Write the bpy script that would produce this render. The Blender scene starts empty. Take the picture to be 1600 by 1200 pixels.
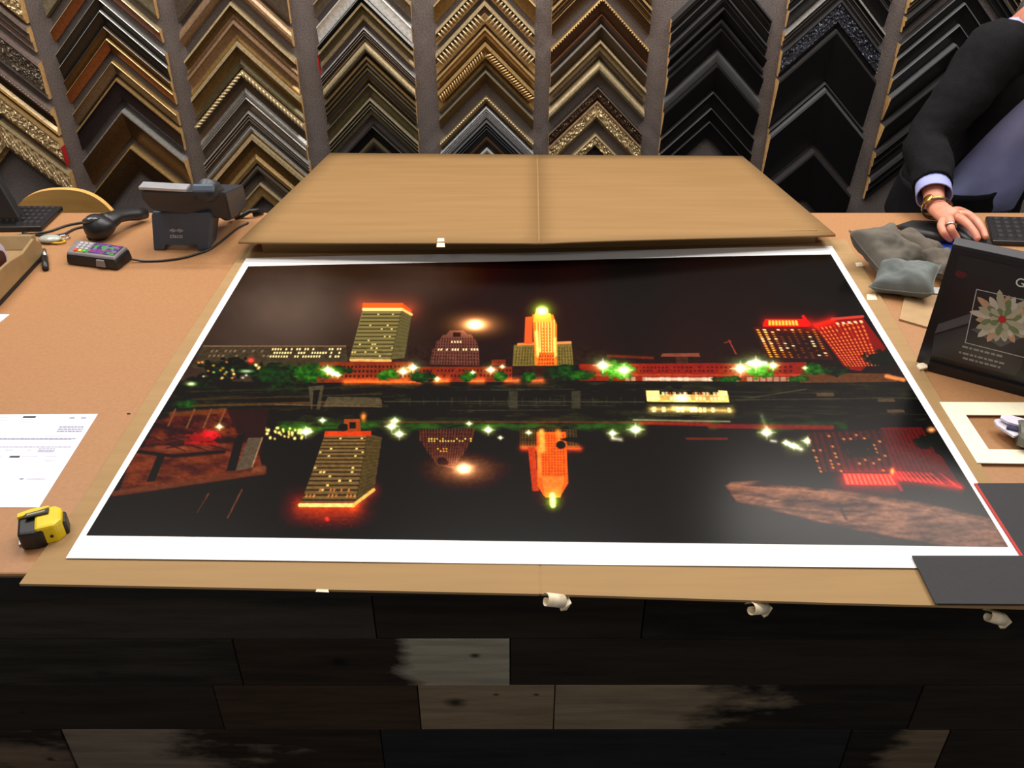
import bpy, math, random
import numpy as np
from mathutils import Vector, Matrix, noise as mnoise
random.seed(7)
sc = bpy.context.scene
COL = sc.collection
# ---------------------------------------------------------------- camera
CT = 0.92                      # height of the counter top
CAM = Vector((0, 0, 1.77)); F = 1430.0; PITCH = math.radians(33.8)
cd = bpy.data.cameras.new('camera'); cam = bpy.data.objects.new('camera', cd); COL.objects.link(cam)
cam.location = CAM; cam.rotation_euler = (math.pi/2 - PITCH, 0, 0)
cd.sensor_width = 36; cd.lens = F/1600*36; cd.clip_start = .02
sc.camera = cam
# ---------------------------------------------------------------- light and exposure
vs = sc.view_settings
vs.view_transform = 'Standard'; vs.look = 'None'; vs.gamma = 1; vs.use_curve_mapping = False
vs.exposure = 0.0
w = bpy.data.worlds.new('world'); sc.world = w; w.use_nodes = True
w.node_tree.nodes['Background'].inputs[0].default_value = (1, .95, .90, 1)
w.node_tree.nodes['Background'].inputs[1].default_value = 0.22
def area(loc, size, power, col=(1, .955, .90), rot=(0, 0, 0)):
    l = bpy.data.lights.new('ceiling_and_fill_light', 'AREA'); l.shape = 'RECTANGLE'; l.size, l.size_y = size
    l.energy = power; l.color = col
    o = bpy.data.objects.new('ceiling_and_fill_light', l); COL.objects.link(o); o.location = loc; o.rotation_euler = rot
    return o
CEIL = 3.0
for lx in (-1.5, 0.0, 1.5):
    area((lx, 1.55, CEIL - .06), (.9, .5), 18.5)
for lx in (-1.4, 0.0, 1.4):
    area((lx, 2.35, CEIL - .06), (1.0, .2), 30, rot=(math.radians(22), 0, 0))
area((1.5, 2.86, 2.66), (1.2, .24), 9, rot=(math.radians(-60), 0, 0))  # unseen wall-top panel, added for the haze it reflects in the print
for lx in (-1.2, 1.2):
    area((lx, -.35, CEIL - .06), (.9, .4), 9)  # unseen fill lights added behind the camera to brighten the tape loops

# ---------------------------------------------------------------- geometry of the view: photo pixel -> a point on a real plane
fwd = Vector((0, math.cos(PITCH), -math.sin(PITCH))); rgt = Vector((1, 0, 0)); upv = rgt.cross(fwd)
def ray(x, y): return fwd*F + rgt*(x - 800) - upv*(y - 600)
def G(x, y, z=0.0):            # on the horizontal plane z above the counter top
    d = ray(x, y); return CAM + d*((CT + z - CAM.z)/d.z)
def W(x, y, Y):                # on the upright plane at depth Y
    d = ray(x, y); return CAM + d*(Y/d.y)

# ---------------------------------------------------------------- colours and materials
def lin(c): 
    c = c/255.0
    return c/12.92 if c <= .04045 else ((c + .055)/1.055)**2.4
def rgb(r, g, b, k=1.0): return (lin(r)*k, lin(g)*k, lin(b)*k, 1)
MATS = {}
def mat(name, col, rough=.6, metal=0.0, col2=None, scale=40, bump=0.0, bscale=200, spec=.5, stretch=None, coat=0, detail=4, contrast=(.35, .65)):
    if name in MATS: return MATS[name]
    m = bpy.data.materials.new(name); m.use_nodes = True; nt = m.node_tree; p = nt.nodes['Principled BSDF']
    p.inputs['Base Color'].default_value = col; p.inputs['Roughness'].default_value = rough
    p.inputs['Metallic'].default_value = metal; p.inputs['Specular IOR Level'].default_value = spec
    p.inputs['Coat Weight'].default_value = coat
    tc = nt.nodes.new('ShaderNodeTexCoord'); mp = nt.nodes.new('ShaderNodeMapping')
    nt.links.new(tc.outputs['Object'], mp.inputs[0])
    if stretch: mp.inputs['Scale'].default_value = stretch
    n = nt.nodes.new('ShaderNodeTexNoise'); n.inputs['Scale'].default_value = scale; n.inputs['Detail'].default_value = detail
    nt.links.new(mp.outputs[0], n.inputs[0])
    r = nt.nodes.new('ShaderNodeValToRGB'); nt.links.new(n.outputs[0], r.inputs[0])
    c2 = col2 or tuple(list(np.array(col[:3])*.88) + [1])
    r.color_ramp.elements[0].position, r.color_ramp.elements[1].position = contrast
    r.color_ramp.elements[0].color = c2; r.color_ramp.elements[1].color = col
    nt.links.new(r.outputs[0], p.inputs['Base Color'])
    if bump:
        n2 = nt.nodes.new('ShaderNodeTexNoise'); n2.inputs['Scale'].default_value = bscale; n2.inputs['Detail'].default_value = 3
        nt.links.new(mp.outputs[0], n2.inputs[0])
        b = nt.nodes.new('ShaderNodeBump'); b.inputs['Strength'].default_value = bump; b.inputs['Distance'].default_value = .004
        nt.links.new(n2.outputs[0], b.inputs['Height']); nt.links.new(b.outputs[0], p.inputs['Normal'])
    MATS[name] = m; return m

M_top = mat('tan_laminate', rgb(169, 123, 83), .45, col2=rgb(162, 117, 78), scale=160, spec=.4)
M_card = mat('corrugated_cardboard', rgb(163, 132, 91), .75, col2=rgb(158, 127, 87), scale=6, stretch=(1, 14, 1), spec=.2)
M_card2 = mat('brown_cardboard', rgb(144, 112, 72), .75, col2=rgb(137, 106, 67), scale=3, stretch=(1, 10, 1), spec=.2)
M_cardedge = mat('cardboard_edge', rgb(150, 110, 68), .9)
M_card3 = mat('pale_cardboard', rgb(176, 144, 104), .8)
M_paper = mat('white_paper', (.86, .86, .87, 1), .45, col2=(.85, .85, .86, 1))
M_fabric = mat('grey_carpet_fabric', rgb(122, 113, 110), 1, col2=rgb(92, 84, 82), scale=260, bump=.5, bscale=500, spec=.1)
M_raw = mat('raw_pine', rgb(205, 165, 105), .8, col2=rgb(180, 138, 84), scale=90)
M_black = mat('black_plastic', rgb(26, 26, 28), .4)
M_blackm = mat('matte_black', rgb(20, 19, 20), .6)
M_dgrey = mat('dark_slate_plastic', rgb(64, 74, 88), .45)
M_white = mat('white_plastic', rgb(225, 222, 218), .4)
M_tape = mat('masking_tape', rgb(240, 228, 204), .6, col2=rgb(226, 204, 166), scale=80)
M_red = mat('red_tag', rgb(170, 20, 25), .6)
M_wall = mat('painted_wall', rgb(150, 140, 128), .9)
M_ceil = mat('ceiling_tile', rgb(190, 185, 178), .9)
M_floor = mat('carpet_floor', rgb(60, 54, 48), .95, scale=100)
M_chrome = mat('brushed_metal', rgb(190, 188, 184), .3, 1)
M_gold = mat('polished_gold', rgb(230, 190, 100), .25, 1)

# ---------------------------------------------------------------- mesh building
class B:
    def __init__(s): s.v = []; s.f = []; s.m = []; s.cur = 0
    def add(s, vs_, fs):
        k = len(s.v); s.v += [Vector(p) for p in vs_]; s.f += [tuple(i + k for i in f) for f in fs]; s.m += [s.cur]*len(fs); return s
    def prism(s, pts, z0, z1):         # a polygon in plan, between two heights (absolute)
        n = len(pts)
        a = sum(pts[i][0]*pts[(i+1) % n][1] - pts[(i+1) % n][0]*pts[i][1] for i in range(n))
        if a < 0: pts = pts[::-1]
        v = [(p[0], p[1], z0) for p in pts] + [(p[0], p[1], z1) for p in pts]
        return s.add(v, [tuple(range(n-1, -1, -1)), tuple(range(n, 2*n))] + [(i, (i+1) % n, (i+1) % n + n, i+n) for i in range(n)])
    def box(s, c, size, R=None):
        c = Vector(c); h = Vector(size)/2; out = []
        for sx in (-1, 1):
            for sy in (-1, 1):
                for sz in (-1, 1):
                    p = Vector((sx*h.x, sy*h.y, sz*h.z)); out.append(c + (R @ p if R else p))
        return s.add(out, [(0, 1, 3, 2), (4, 6, 7, 5), (0, 4, 5, 1), (2, 3, 7, 6), (0, 2, 6, 4), (1, 5, 7, 3)])
    def hexa(s, lo, hi):               # four bottom corners, four top corners (counter-clockwise from above)
        return s.add(list(lo) + list(hi), [(3, 2, 1, 0), (4, 5, 6, 7)] + [(i, (i+1) % 4, (i+1) % 4 + 4, i+4) for i in range(4)])
    def tube(s, pts, r, n=8, flat=1.0):
        pts = [Vector(p) for p in pts]; rs = r if isinstance(r, (list, tuple)) else [r]*len(pts); v = []; f = []
        u = None
        for i, p in enumerate(pts):
            t = (pts[min(i+1, len(pts)-1)] - pts[max(i-1, 0)]).normalized()
            if u is None: u = t.orthogonal().normalized()
            u = (u - t*u.dot(t)).normalized(); b = t.cross(u)
            for k in range(n):
                a = 2*math.pi*k/n; v.append(p + (u*math.cos(a) + b*math.sin(a)*flat)*rs[i])
        for i in range(len(pts)-1):
            for k in range(n): f.append((i*n+k, i*n+(k+1) % n, (i+1)*n+(k+1) % n, (i+1)*n+k))
        f += [tuple(range(n-1, -1, -1)), tuple(range((len(pts)-1)*n, len(pts)*n))]
        return s.add(v, f)
    def ell(s, c, r, R=None, n=12, m=8, fn=None):
        c = Vector(c); v = []; f = []
        for i in range(m+1):
            ph = math.pi*i/m
            for k in range(n):
                a = 2*math.pi*k/n; q = Vector((math.sin(ph)*math.cos(a), math.sin(ph)*math.sin(a), math.cos(ph)))
                if fn: q = fn(q)
                p = Vector((q.x*r[0], q.y*r[1], q.z*r[2])); v.append(c + (R @ p if R else p))
        for i in range(m):
            for k in range(n): f.append((i*n+k, (i+1)*n+k, (i+1)*n+(k+1) % n, i*n+(k+1) % n))
        return s.add(v, f)
    def grid(s, P, close_u=False):     # rows of points
        R_, C_ = len(P), len(P[0]); v = [p for row in P for p in row]; f = []
        for i in range(R_-1):
            for j in range(C_ if close_u else C_-1):
                f.append((i*C_+j, i*C_+(j+1) % C_, (i+1)*C_+(j+1) % C_, (i+1)*C_+j))
        return s.add(v, f)
    def build(s, name, mats, parent=None, smooth=False, bevel=0, solid=0, sub=0):
        me = bpy.data.meshes.new(name); off = Vector((0, 0, 0)); q = parent
        while q is not None: off += q.location; q = q.parent
        me.from_pydata([tuple(p - off) for p in s.v], [], s.f)
        for m in (mats if isinstance(mats, (list, tuple)) else [mats]): me.materials.append(m)
        for p, i in zip(me.polygons, s.m): p.material_index = i
        if smooth: me.polygons.foreach_set('use_smooth', [True]*len(me.polygons))
        me.update()
        o = bpy.data.objects.new(name, me); COL.objects.link(o)
        if parent: o.parent = parent
        if solid:
            md = o.modifiers.new('solid', 'SOLIDIFY'); md.thickness = solid; md.offset = 0
        if bevel:
            md = o.modifiers.new('bevel', 'BEVEL'); md.width = bevel; md.segments = 2; md.limit_method = 'ANGLE'
        if sub:
            md = o.modifiers.new('sub', 'SUBSURF'); md.levels = md.render_levels = sub
        return o
def tag(o, label, cat, group=None):
    o['label'] = label; o['category'] = cat
    if group: o['group'] = group
    return o
def thing(name, label, cat, loc, group=None):
    o = bpy.data.objects.new(name, None); COL.objects.link(o); o.location = loc; o.empty_display_size = .05
    return tag(o, label, cat, group)
def struct(o): o['kind'] = 'structure'; return o
def Rz(a): return Matrix.Rotation(a, 3, 'Z')
def Rx(a): return Matrix.Rotation(a, 3, 'X')
def text_mesh(name, s, size, M, material, parent, z=(1, 1)):
    cu = bpy.data.curves.new(name, 'FONT'); cu.body = s; cu.size = size; cu.align_x = 'CENTER'; cu.align_y = 'CENTER'; cu.extrude = .0002
    t = bpy.data.objects.new('tmp', cu); COL.objects.link(t)
    dg = bpy.context.evaluated_depsgraph_get(); me = bpy.data.meshes.new_from_object(t.evaluated_get(dg))
    bpy.data.objects.remove(t); me.transform(M); me.name = name
    off = Vector((0, 0, 0)); q = parent
    while q is not None: off += q.location; q = q.parent
    me.transform(Matrix.Translation(-off)); me.materials.clear(); me.materials.append(material)
    o = bpy.data.objects.new(name, me); COL.objects.link(o); o.parent = parent; return o
def frame4(o, x, y, z):                # 4x4 from origin and axes
    return Matrix(((x[0], y[0], z[0], o[0]), (x[1], y[1], z[1], o[1]), (x[2], y[2], z[2], o[2]), (0, 0, 0, 1)))

# ---------------------------------------------------------------- room
WY = 2.95
struct(B().box((0, 1.2, -.05), (7.4, 4.0, .1)).build('floor', M_floor))
struct(B().box((0, WY + .05, CEIL/2), (7.4, .1, CEIL)).build('wall_back', M_fabric))
struct(B().box((0, 1.2, CEIL + .05), (7.4, 4.0, .1)).build('ceiling', M_ceil))

# ---------------------------------------------------------------- counter
CF, CB = .835, 1.985
ctop = B().box((0, (CF + CB)/2, CT - .019), (6.4, CB - CF, .038)).build('countertop', M_top, bevel=.003)
tag(ctop, 'long tan laminate countertop holding the big night print', 'countertop')
eb = B().box((0, CF - .0006, CT - .0215), (6.4, .0024, .033)).build('edge_band', M_blackm, ctop)
front = thing('counter_front', 'dark reclaimed wood plank counter front below the tan top', 'counter', (0, CF + .05, 0))
B().box((0, (CF + CB)/2 + .06, (CT - .04)/2), (6.2, CB - CF - .16, CT - .04)).build('carcass', M_blackm, front)
def plank_mat(k, base, patch=None, amount=.5, ramp=None, knots=()):
    m = bpy.data.materials.new('reclaimed_plank'); m.use_nodes = True; nt = m.node_tree; p = nt.nodes['Principled BSDF']
    p.inputs['Roughness'].default_value = .75; p.inputs['Specular IOR Level'].default_value = .25
    N = nt.nodes.new; L = nt.links.new
    tc = N('ShaderNodeTexCoord'); mp = N('ShaderNodeMapping'); L(tc.outputs['Object'], mp.inputs[0]); mp.inputs['Location'].default_value = (k*3.7, k*1.3, k*2.1)
    mp.inputs['Scale'].default_value = (2, 10, 22)
    n = N('ShaderNodeTexNoise'); n.inputs['Scale'].default_value = 2.2; n.inputs['Detail'].default_value = 9; n.inputs['Roughness'].default_value = .65; L(mp.outputs[0], n.inputs[0])
    r = N('ShaderNodeValToRGB'); L(n.outputs[0], r.inputs[0]); r.color_ramp.elements[0].position = .3; r.color_ramp.elements[1].position = .72
    b = np.array(base[:3]); r.color_ramp.elements[0].color = (*(b*.45), 1); r.color_ramp.elements[1].color = (*(b*1.35), 1)
    out = r.outputs[0]
    if patch:
        mp2 = N('ShaderNodeMapping'); L(tc.outputs['Object'], mp2.inputs[0]); mp2.inputs['Scale'].default_value = (3.2, 5, 9); mp2.inputs['Location'].default_value = (k*2.3, 0, k)
        n2 = N('ShaderNodeTexNoise'); n2.inputs['Scale'].default_value = 1.5; n2.inputs['Detail'].default_value = 10; n2.inputs['Roughness'].default_value = .6; L(mp2.outputs[0], n2.inputs[0])
        src = n2.outputs[0]
        if ramp:                       # the old paint wears away along the board
            sx = N('ShaderNodeSeparateXYZ'); L(tc.outputs['Object'], sx.inputs[0]); mr = N('ShaderNodeMapRange'); L(sx.outputs[0], mr.inputs[0])
            mr.inputs[1].default_value, mr.inputs[2].default_value = ramp; mr.inputs[3].default_value = -.22; mr.inputs[4].default_value = .34
            ad = N('ShaderNodeMath'); ad.operation = 'ADD'; L(src, ad.inputs[0]); L(mr.outputs[0], ad.inputs[1]); src = ad.outputs[0]
        r2 = N('ShaderNodeValToRGB'); L(src, r2.inputs[0]); r2.color_ramp.elements[0].position = .5 - amount*.1; r2.color_ramp.elements[1].position = .64 - amount*.1; r2.color_ramp.elements[1].color = (.85, .85, .85, 1)
        mx = N('ShaderNodeMix'); mx.data_type = 'RGBA'; L(r2.outputs[0], mx.inputs[0]); L(out, mx.inputs[6]); mx.inputs[7].default_value = patch
        mu = N('ShaderNodeMix'); mu.data_type = 'RGBA'; mu.blend_type = 'MULTIPLY'; mu.inputs[0].default_value = .9
        L(mx.outputs[2], mu.inputs[6]); L(n.outputs[0], mu.inputs[7]); out = mu.outputs[2]
        vo = N('ShaderNodeTexVoronoi'); vo.inputs['Scale'].default_value = 1.1
        mp3 = N('ShaderNodeMapping'); L(tc.outputs['Object'], mp3.inputs[0]); mp3.inputs['Scale'].default_value = (5, 1, 9); mp3.inputs['Location'].default_value = (k*.77, 0, k*.31); L(mp3.outputs[0], vo.inputs[0])
        r3 = N('ShaderNodeValToRGB'); L(vo.outputs['Distance'], r3.inputs[0]); r3.color_ramp.elements[0].position = .05; r3.color_ramp.elements[1].position = .14
        r3.color_ramp.elements[0].color = (.08, .06, .05, 1)
        m4 = N('ShaderNodeMix'); m4.data_type = 'RGBA'; m4.blend_type = 'MULTIPLY'; m4.inputs[0].default_value = 1; L(out, m4.inputs[6]); L(r3.outputs[0], m4.inputs[7]); out = m4.outputs[2]
    for kx, kz, kr in knots:               # dark knots and nail holes
        mk2 = N('ShaderNodeMapping'); L(tc.outputs['Object'], mk2.inputs[0]); mk2.inputs['Location'].default_value = (-kx/kr/1.5, 0, -kz/kr); mk2.inputs['Scale'].default_value = (1/kr/1.5, 0, 1/kr)
        ln_ = N('ShaderNodeVectorMath'); ln_.operation = 'LENGTH'; L(mk2.outputs[0], ln_.inputs[0])
        nk = N('ShaderNodeMath'); nk.operation = 'ADD'; L(ln_.outputs['Value'], nk.inputs[0]); L(n.outputs[0], nk.inputs[1])
        rk = N('ShaderNodeMapRange'); L(nk.outputs[0], rk.inputs[0]); rk.inputs[1].default_value, rk.inputs[2].default_value = .7, 1.6; rk.inputs[3].default_value = .12
        m5 = N('ShaderNodeVectorMath'); m5.operation = 'SCALE'; L(out, m5.inputs[0]); L(rk.outputs[0], m5.inputs['Scale']); out = m5.outputs[0]
    L(out, p.inputs['Base Color'])
    bp = N('ShaderNodeBump'); bp.inputs['Strength'].default_value = .4; bp.inputs['Distance'].default_value = .003; L(n.outputs[0], bp.inputs['Height']); L(bp.outputs[0], p.inputs['Normal'])
    return m
PY = .862                               # face of the planks
def pz(y): return W(800, y, PY).z
def pxx(x, y): return W(x, y, PY).x
dk, br, gy, wh, bl = rgb(38, 31, 26), rgb(54, 40, 29), rgb(54, 49, 43), rgb(200, 192, 172), rgb(30, 30, 33)
rows = [(936, 997, [(-900, 585, gy, None, 0, None), (585, 1005, dk, None, 0, None), (1005, 1700, dk, rgb(48, 42, 36), -.4, None), (1700, 2500, dk, None, 0, None)]),
        (998, 1070, [(-900, 372, gy, rgb(150, 132, 108), -1.15, None), (372, 797, br, wh, .1, (585, 690)), (797, 1640, dk, None, 0, None), (1640, 2500, gy, None, 0, None)]),
        (1071, 1139, [(-900, 342, dk, None, 0, None), (342, 655, br, None, 0, None), (655, 866, gy, rgb(168, 146, 118), .9, (500, 660)), (866, 1430, dk, rgb(168, 150, 124), .2, (1290, 960)), (1430, 2500, dk, None, 0, None)]),
        (1140, 1206, [(-900, 110, dk, rgb(140, 118, 100), .2, None), (110, 598, br, rgb(158, 142, 126), .1, (560, 150)), (598, 1320, bl, None, 0, None), (1320, 1470, dk, rgb(140, 122, 100), .2, (1320, 1470)), (1470, 2500, dk, None, 0, None)])]
KN = [(712, 1098, .013), (530, 1033, .011), (80, 1183, .006), (775, 1085, .004), (838, 1085, .004), (1368, 1184, .009), (742, 1023, .006), (35, 1113, .004), (1130, 1178, .004)]
k = 0
for y0, y1, pl in rows:
    ym = (y0 + y1)/2; z1, z0 = pz(y0), pz(y1 + 1) + .0012
    if y0 == 936: z1 = CT - .045
    for x0, x1, c, p_, am, rp in pl:
        k += 1
        a, b_ = pxx(x0, ym) + .0008, pxx(x1, ym) - .0008; pr = random.uniform(0, .004)
        B().box(((a+b_)/2, PY + .01 - pr/2 - .000, (z0+z1)/2), (b_-a, .02 + pr, z1-z0)).build('plank', plank_mat(k, c, p_, am, (pxx(rp[0], ym), pxx(rp[1], ym)) if rp else None, [(pxx(a_, b2), pz(b2) - 0.0, c2) for a_, b2, c2 in KN if x0 < a_ < x1 and y0 < b2 < y1]), front, bevel=.0008)
z = pz(1207)
while z > .06:
    x = -3.0 + random.random()*.4
    while x < 3.0:
        k += 1; L_ = random.uniform(.5, 1.3)
        B().box((x + L_/2, PY + .01, z - .024), (L_ - .0016, .02, .0465)).build('plank', plank_mat(k, random.choice([dk, br, gy, bl]), random.choice([None, None, rgb(110, 96, 80)]), .3), front)
        x += L_
    z -= .048

# ---------------------------------------------------------------- cardboard under the print, and the raised flap sheet behind
cb = thing('cardboard_sheet', 'large flat brown cardboard sheet lying under the night print', 'cardboard', G(800, 900))
def P2(pts, z=0.0): return [G(x, y, z) for x, y in pts]
cbl = P2([(384, 384), (842, 384), (842, 928), (500, 921), (30, 912), (130, 776), (248, 590)], .004)
cbr = P2([(846, 384), (1322, 374), (1390, 486), (1452, 594), (1620, 868), (1668, 951), (1300, 942), (846, 928)], .004)
B().prism([tuple(p) for p in cbl], CT + .0003, CT + .004).build('panel', M_card, cb)
B().prism([tuple(p) for p in cbr], CT + .0003, CT + .004).build('panel', M_card, cb)
a, b_ = G(842, 928, .003), G(846, 928, .003); c_, d_ = G(846, 384, .003), G(842, 384, .003)
B().prism([tuple(a), tuple(b_), tuple(c_), tuple(d_)], CT + .0003, CT + .0034).build('fold_crease', M_card, cb)
# the sheet behind rises towards the print and droops over the back edge
fl = thing('cardboard_flap', 'brown cardboard flap with a centre crease propped up behind the print', 'cardboard', G(840, 383))
S0 = .05; y0f = G(840, 381, S0).y; SL = (S0 - .006)/(CB - y0f)
def onflap(x, y, lift=0):              # ray against the sloping plane of the flap
    d = ray(x, y); n = Vector((0, SL, 1)); c = Vector((0, y0f, CT + S0 + lift)); t = (c - CAM).dot(n)/d.dot(n); return CAM + d*t
def flap_panel(q, name='panel'):
    rowsP = []
    for i in range(13):
        t = i/12; rowp = []
        for j in range(13):
            s = j/12
            p = (q[0]*(1-s) + q[1]*s)*(1-t) + (q[3]*(1-s) + q[2]*s)*t
            p = p + Vector((0, 0, .003*math.sin(p.x*5 + 1)*(1-t)))
            rowp.append(p)
        rowsP.append(rowp)
    return B().grid(rowsP).build(name, [M_card2], fl, smooth=True, solid=.005)
flap_panel([onflap(372, 377), onflap(841, 383), onflap(838, 243), onflap(516, 240)])
flap_panel([onflap(844, 383), onflap(1306, 366), onflap(1160, 245), onflap(841, 243)])
flap_panel([onflap(841, 383, -.001), onflap(844, 383, -.001), onflap(841, 243, -.001), onflap(838, 243, -.001)], 'fold_crease')
a, b_ = onflap(400, 377), onflap(1285, 368)
B().hexa([(a.x, a.y + .035, CT + .0045), (b_.x, b_.y + .035, CT + .0045), (b_.x, b_.y + .039, CT + .0045), (a.x, a.y + .039, CT + .0045)],
         [(a.x, a.y + .035, CT + .036), (b_.x, b_.y + .035, CT + .036), (b_.x, b_.y + .039, CT + .036), (a.x, a.y + .039, CT + .036)]).build('folded_lip', M_card2, fl)

# ---------------------------------------------------------------- the print
pr = thing('photo_print', 'large glossy night skyline photograph print with a white border', 'print', G(850, 870))
ZP = .0048
def wav(p): return .0008*(math.sin(p[0]*7 + 1.3) * math.sin(p[1]*6 + .4) + 1)
cs = [G(385, 404, ZP), G(1300, 385, ZP), G(1612, 891, ZP), G(103, 873, ZP)]
def bil(q, s, t): return (q[0]*(1-s) + q[1]*s)*(1-t) + (q[3]*(1-s) + q[2]*s)*t
rowsP = [[(lambda p: p + Vector((0, 0, wav(p))))(bil(cs, s/60, t/40)) for s in range(61)] for t in range(41)]
B().grid(rowsP).build('paper_sheet', M_paper, pr, smooth=True)

def homog(dst):                         # unit square -> quad
    (x0, y0), (x1, y1), (x2, y2), (x3, y3) = dst; A = []; bb = []
    for (u, v), (x, y) in zip([(0, 0), (1, 0), (1, 1), (0, 1)], dst):
        A.append([u, v, 1, 0, 0, 0, -u*x, -v*x]); bb.append(x); A.append([0, 0, 0, u, v, 1, -u*y, -v*y]); bb.append(y)
    h = np.linalg.solve(np.array(A, float), np.array(bb, float)); return np.append(h, 1).reshape(3, 3)
NU, NV = 1000, 620
H = homog([(388, 417), (1298, 398), (1575, 855), (135, 837)])
uu, vv = np.meshgrid(np.linspace(0, 1, NU), np.linspace(0, 1, NV))
den = H[2, 0]*uu + H[2, 1]*vv + 1
X = (H[0, 0]*uu + H[0, 1]*vv + H[0, 2])/den; Y = (H[1, 0]*uu + H[1, 1]*vv + H[1, 2])/den
IMG = np.zeros((NV, NU, 3))
rng = np.random.default_rng(5)
def vnoise(sx, sy, seed=0, ox=0, oy=0, x=None, y=None):
    x = X if x is None else x; y = Y if y is None else y
    g = np.random.default_rng(seed).random((256, 256)); a = (x + ox)/sx; b = (y + oy)/sy
    i = np.floor(a).astype(int); j = np.floor(b).astype(int); fa = a - i; fb = b - j; fa = fa*fa*(3-2*fa); fb = fb*fb*(3-2*fb)
    q = lambda p, r: g[(p) % 256, (r) % 256]
    return (q(i, j)*(1-fa) + q(i+1, j)*fa)*(1-fb) + (q(i, j+1)*(1-fa) + q(i+1, j+1)*fa)*fb
def fbm(sx, sy, seed=0, o=4):
    t = 0; a = 1; n = 0
    for k in range(o): t = t + a*vnoise(sx/2**k, sy/2**k, seed + k); n += a; a *= .55
    return t/n
def mix(mask, col):
    global IMG
    c = np.array(col, float) if np.ndim(col) <= 1 else col
    IMG = IMG*(1 - mask[..., None]) + c*mask[..., None]
def pmask(pts, soft=1.0):               # convex polygon, soft edge in pixels
    n = len(pts); d = np.full(X.shape, 1e9); ar = sum(pts[i][0]*pts[(i+1) % n][1] - pts[(i+1) % n][0]*pts[i][1] for i in range(n)); sg = 1 if ar > 0 else -1
    for i in range(n):
        (ax, ay), (bx, by) = pts[i], pts[(i+1) % n]; L = math.hypot(bx-ax, by-ay) + 1e-9
        d = np.minimum(d, sg*((bx-ax)*(Y-ay) - (by-ay)*(X-ax))/L)
    return np.clip(d/soft + .5, 0, 1)
def poly(pts, col, a=1.0, soft=1.0): mix(pmask(pts, soft)*a, col)
def line(x0, y0, x1, y1, wd, col, a=1.0, soft=1.0):
    dx, dy = x1-x0, y1-y0; L2 = dx*dx+dy*dy; t = np.clip(((X-x0)*dx + (Y-y0)*dy)/L2, 0, 1)
    d = np.hypot(X-x0-t*dx, Y-y0-t*dy); mix(np.clip((wd/2 - d)/soft + .5, 0, 1)*a, col)
def glow(x, y, rx, ry, col, a=1.0, p=1.0):
    global IMG
    g = np.exp(-(((X-x)/rx)**2 + ((Y-y)/ry)**2)**p)*a; IMG = IMG + g[..., None]*np.array(col, float)
def lglow(x0, y0, x1, y1, r, col, a=1.0):
    global IMG
    dx, dy = x1-x0, y1-y0; t = np.clip(((X-x0)*dx + (Y-y0)*dy)/(dx*dx+dy*dy), 0, 1); d = np.hypot(X-x0-t*dx, Y-y0-t*dy)
    IMG = IMG + (np.exp(-(d/r)**1.3)*a)[..., None]*np.array(col, float)
def uvq(q):                             # local coordinates inside a quadrilateral
    Hi = np.linalg.inv(homog(q)); w_ = Hi[2, 0]*X + Hi[2, 1]*Y + Hi[2, 2]
    return (Hi[0, 0]*X + Hi[0, 1]*Y + Hi[0, 2])/w_, (Hi[1, 0]*X + Hi[1, 1]*Y + Hi[1, 2])/w_
def windows(q, nc, nr, col, a=1.0, fill=1.0, seed=1, dutyx=.5, dutyy=.5, var=.0):
    u, v = uvq(q); m = pmask(q); cu = u*nc; cv = v*nr
    r = np.random.default_rng(seed).random((nc+2, nr+2)); iu = np.clip(np.floor(cu), 0, nc).astype(int); iv = np.clip(np.floor(cv), 0, nr).astype(int)
    on = (r[iu, iv] < fill)*(1 - var*r[iv % (nc+2), iu % (nr+2)]) if var else (r[iu, iv] < fill)*1.0
    sx = np.clip((dutyx/2 - abs(cu % 1 - .5))*6 + .5, 0, 1); sy = np.clip((dutyy/2 - abs(cv % 1 - .5))*6 + .5, 0, 1)
    mix(m*sx*sy*on*a, col)
def blob(x, y, rx, ry, col, a=1.0, seed=0, rough=.5):
    d = ((X-x)/rx)**2 + ((Y-y)/ry)**2; n = vnoise(5, 4, seed + 50); mix(np.clip((1 - d + (n - .5)*rough*2)*2.5, 0, 1)*a, col)
def tree(x, y, rx, ry, bright=1.0, seed=0):
    n = fbm(7, 5, seed + 9, 3)[..., None]; c = np.array((20, 48, 12))*(1-n) + np.array((95, 190, 45))*n
    d = ((X-x)/rx)**2 + ((Y-y)/ry)**2; m = np.clip((1 - d + (vnoise(6, 4, seed + 3) - .5)*1.1)*2, 0, 1)
    mix(m, c*bright*(1 - .35*np.clip(d, 0, 1))[..., None])
# sky, its left side lightened by painted-in reflection haze
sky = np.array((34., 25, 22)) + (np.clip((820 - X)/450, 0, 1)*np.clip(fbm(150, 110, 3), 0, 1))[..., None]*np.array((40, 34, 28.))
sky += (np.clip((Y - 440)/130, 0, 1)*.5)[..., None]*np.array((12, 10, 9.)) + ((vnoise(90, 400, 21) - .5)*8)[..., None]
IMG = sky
glow(470, 480, 110, 60, (30, 27, 23)); glow(690, 430, 70, 40, (20, 15, 13))  # haze of the reflected sample wall, painted into the picture colour
# water
wat = np.array((22., 15, 14)) + (fbm(60, 14, 31)*8)[..., None]
mix(np.clip((Y - 655)/10, 0, 1), wat)
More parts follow.
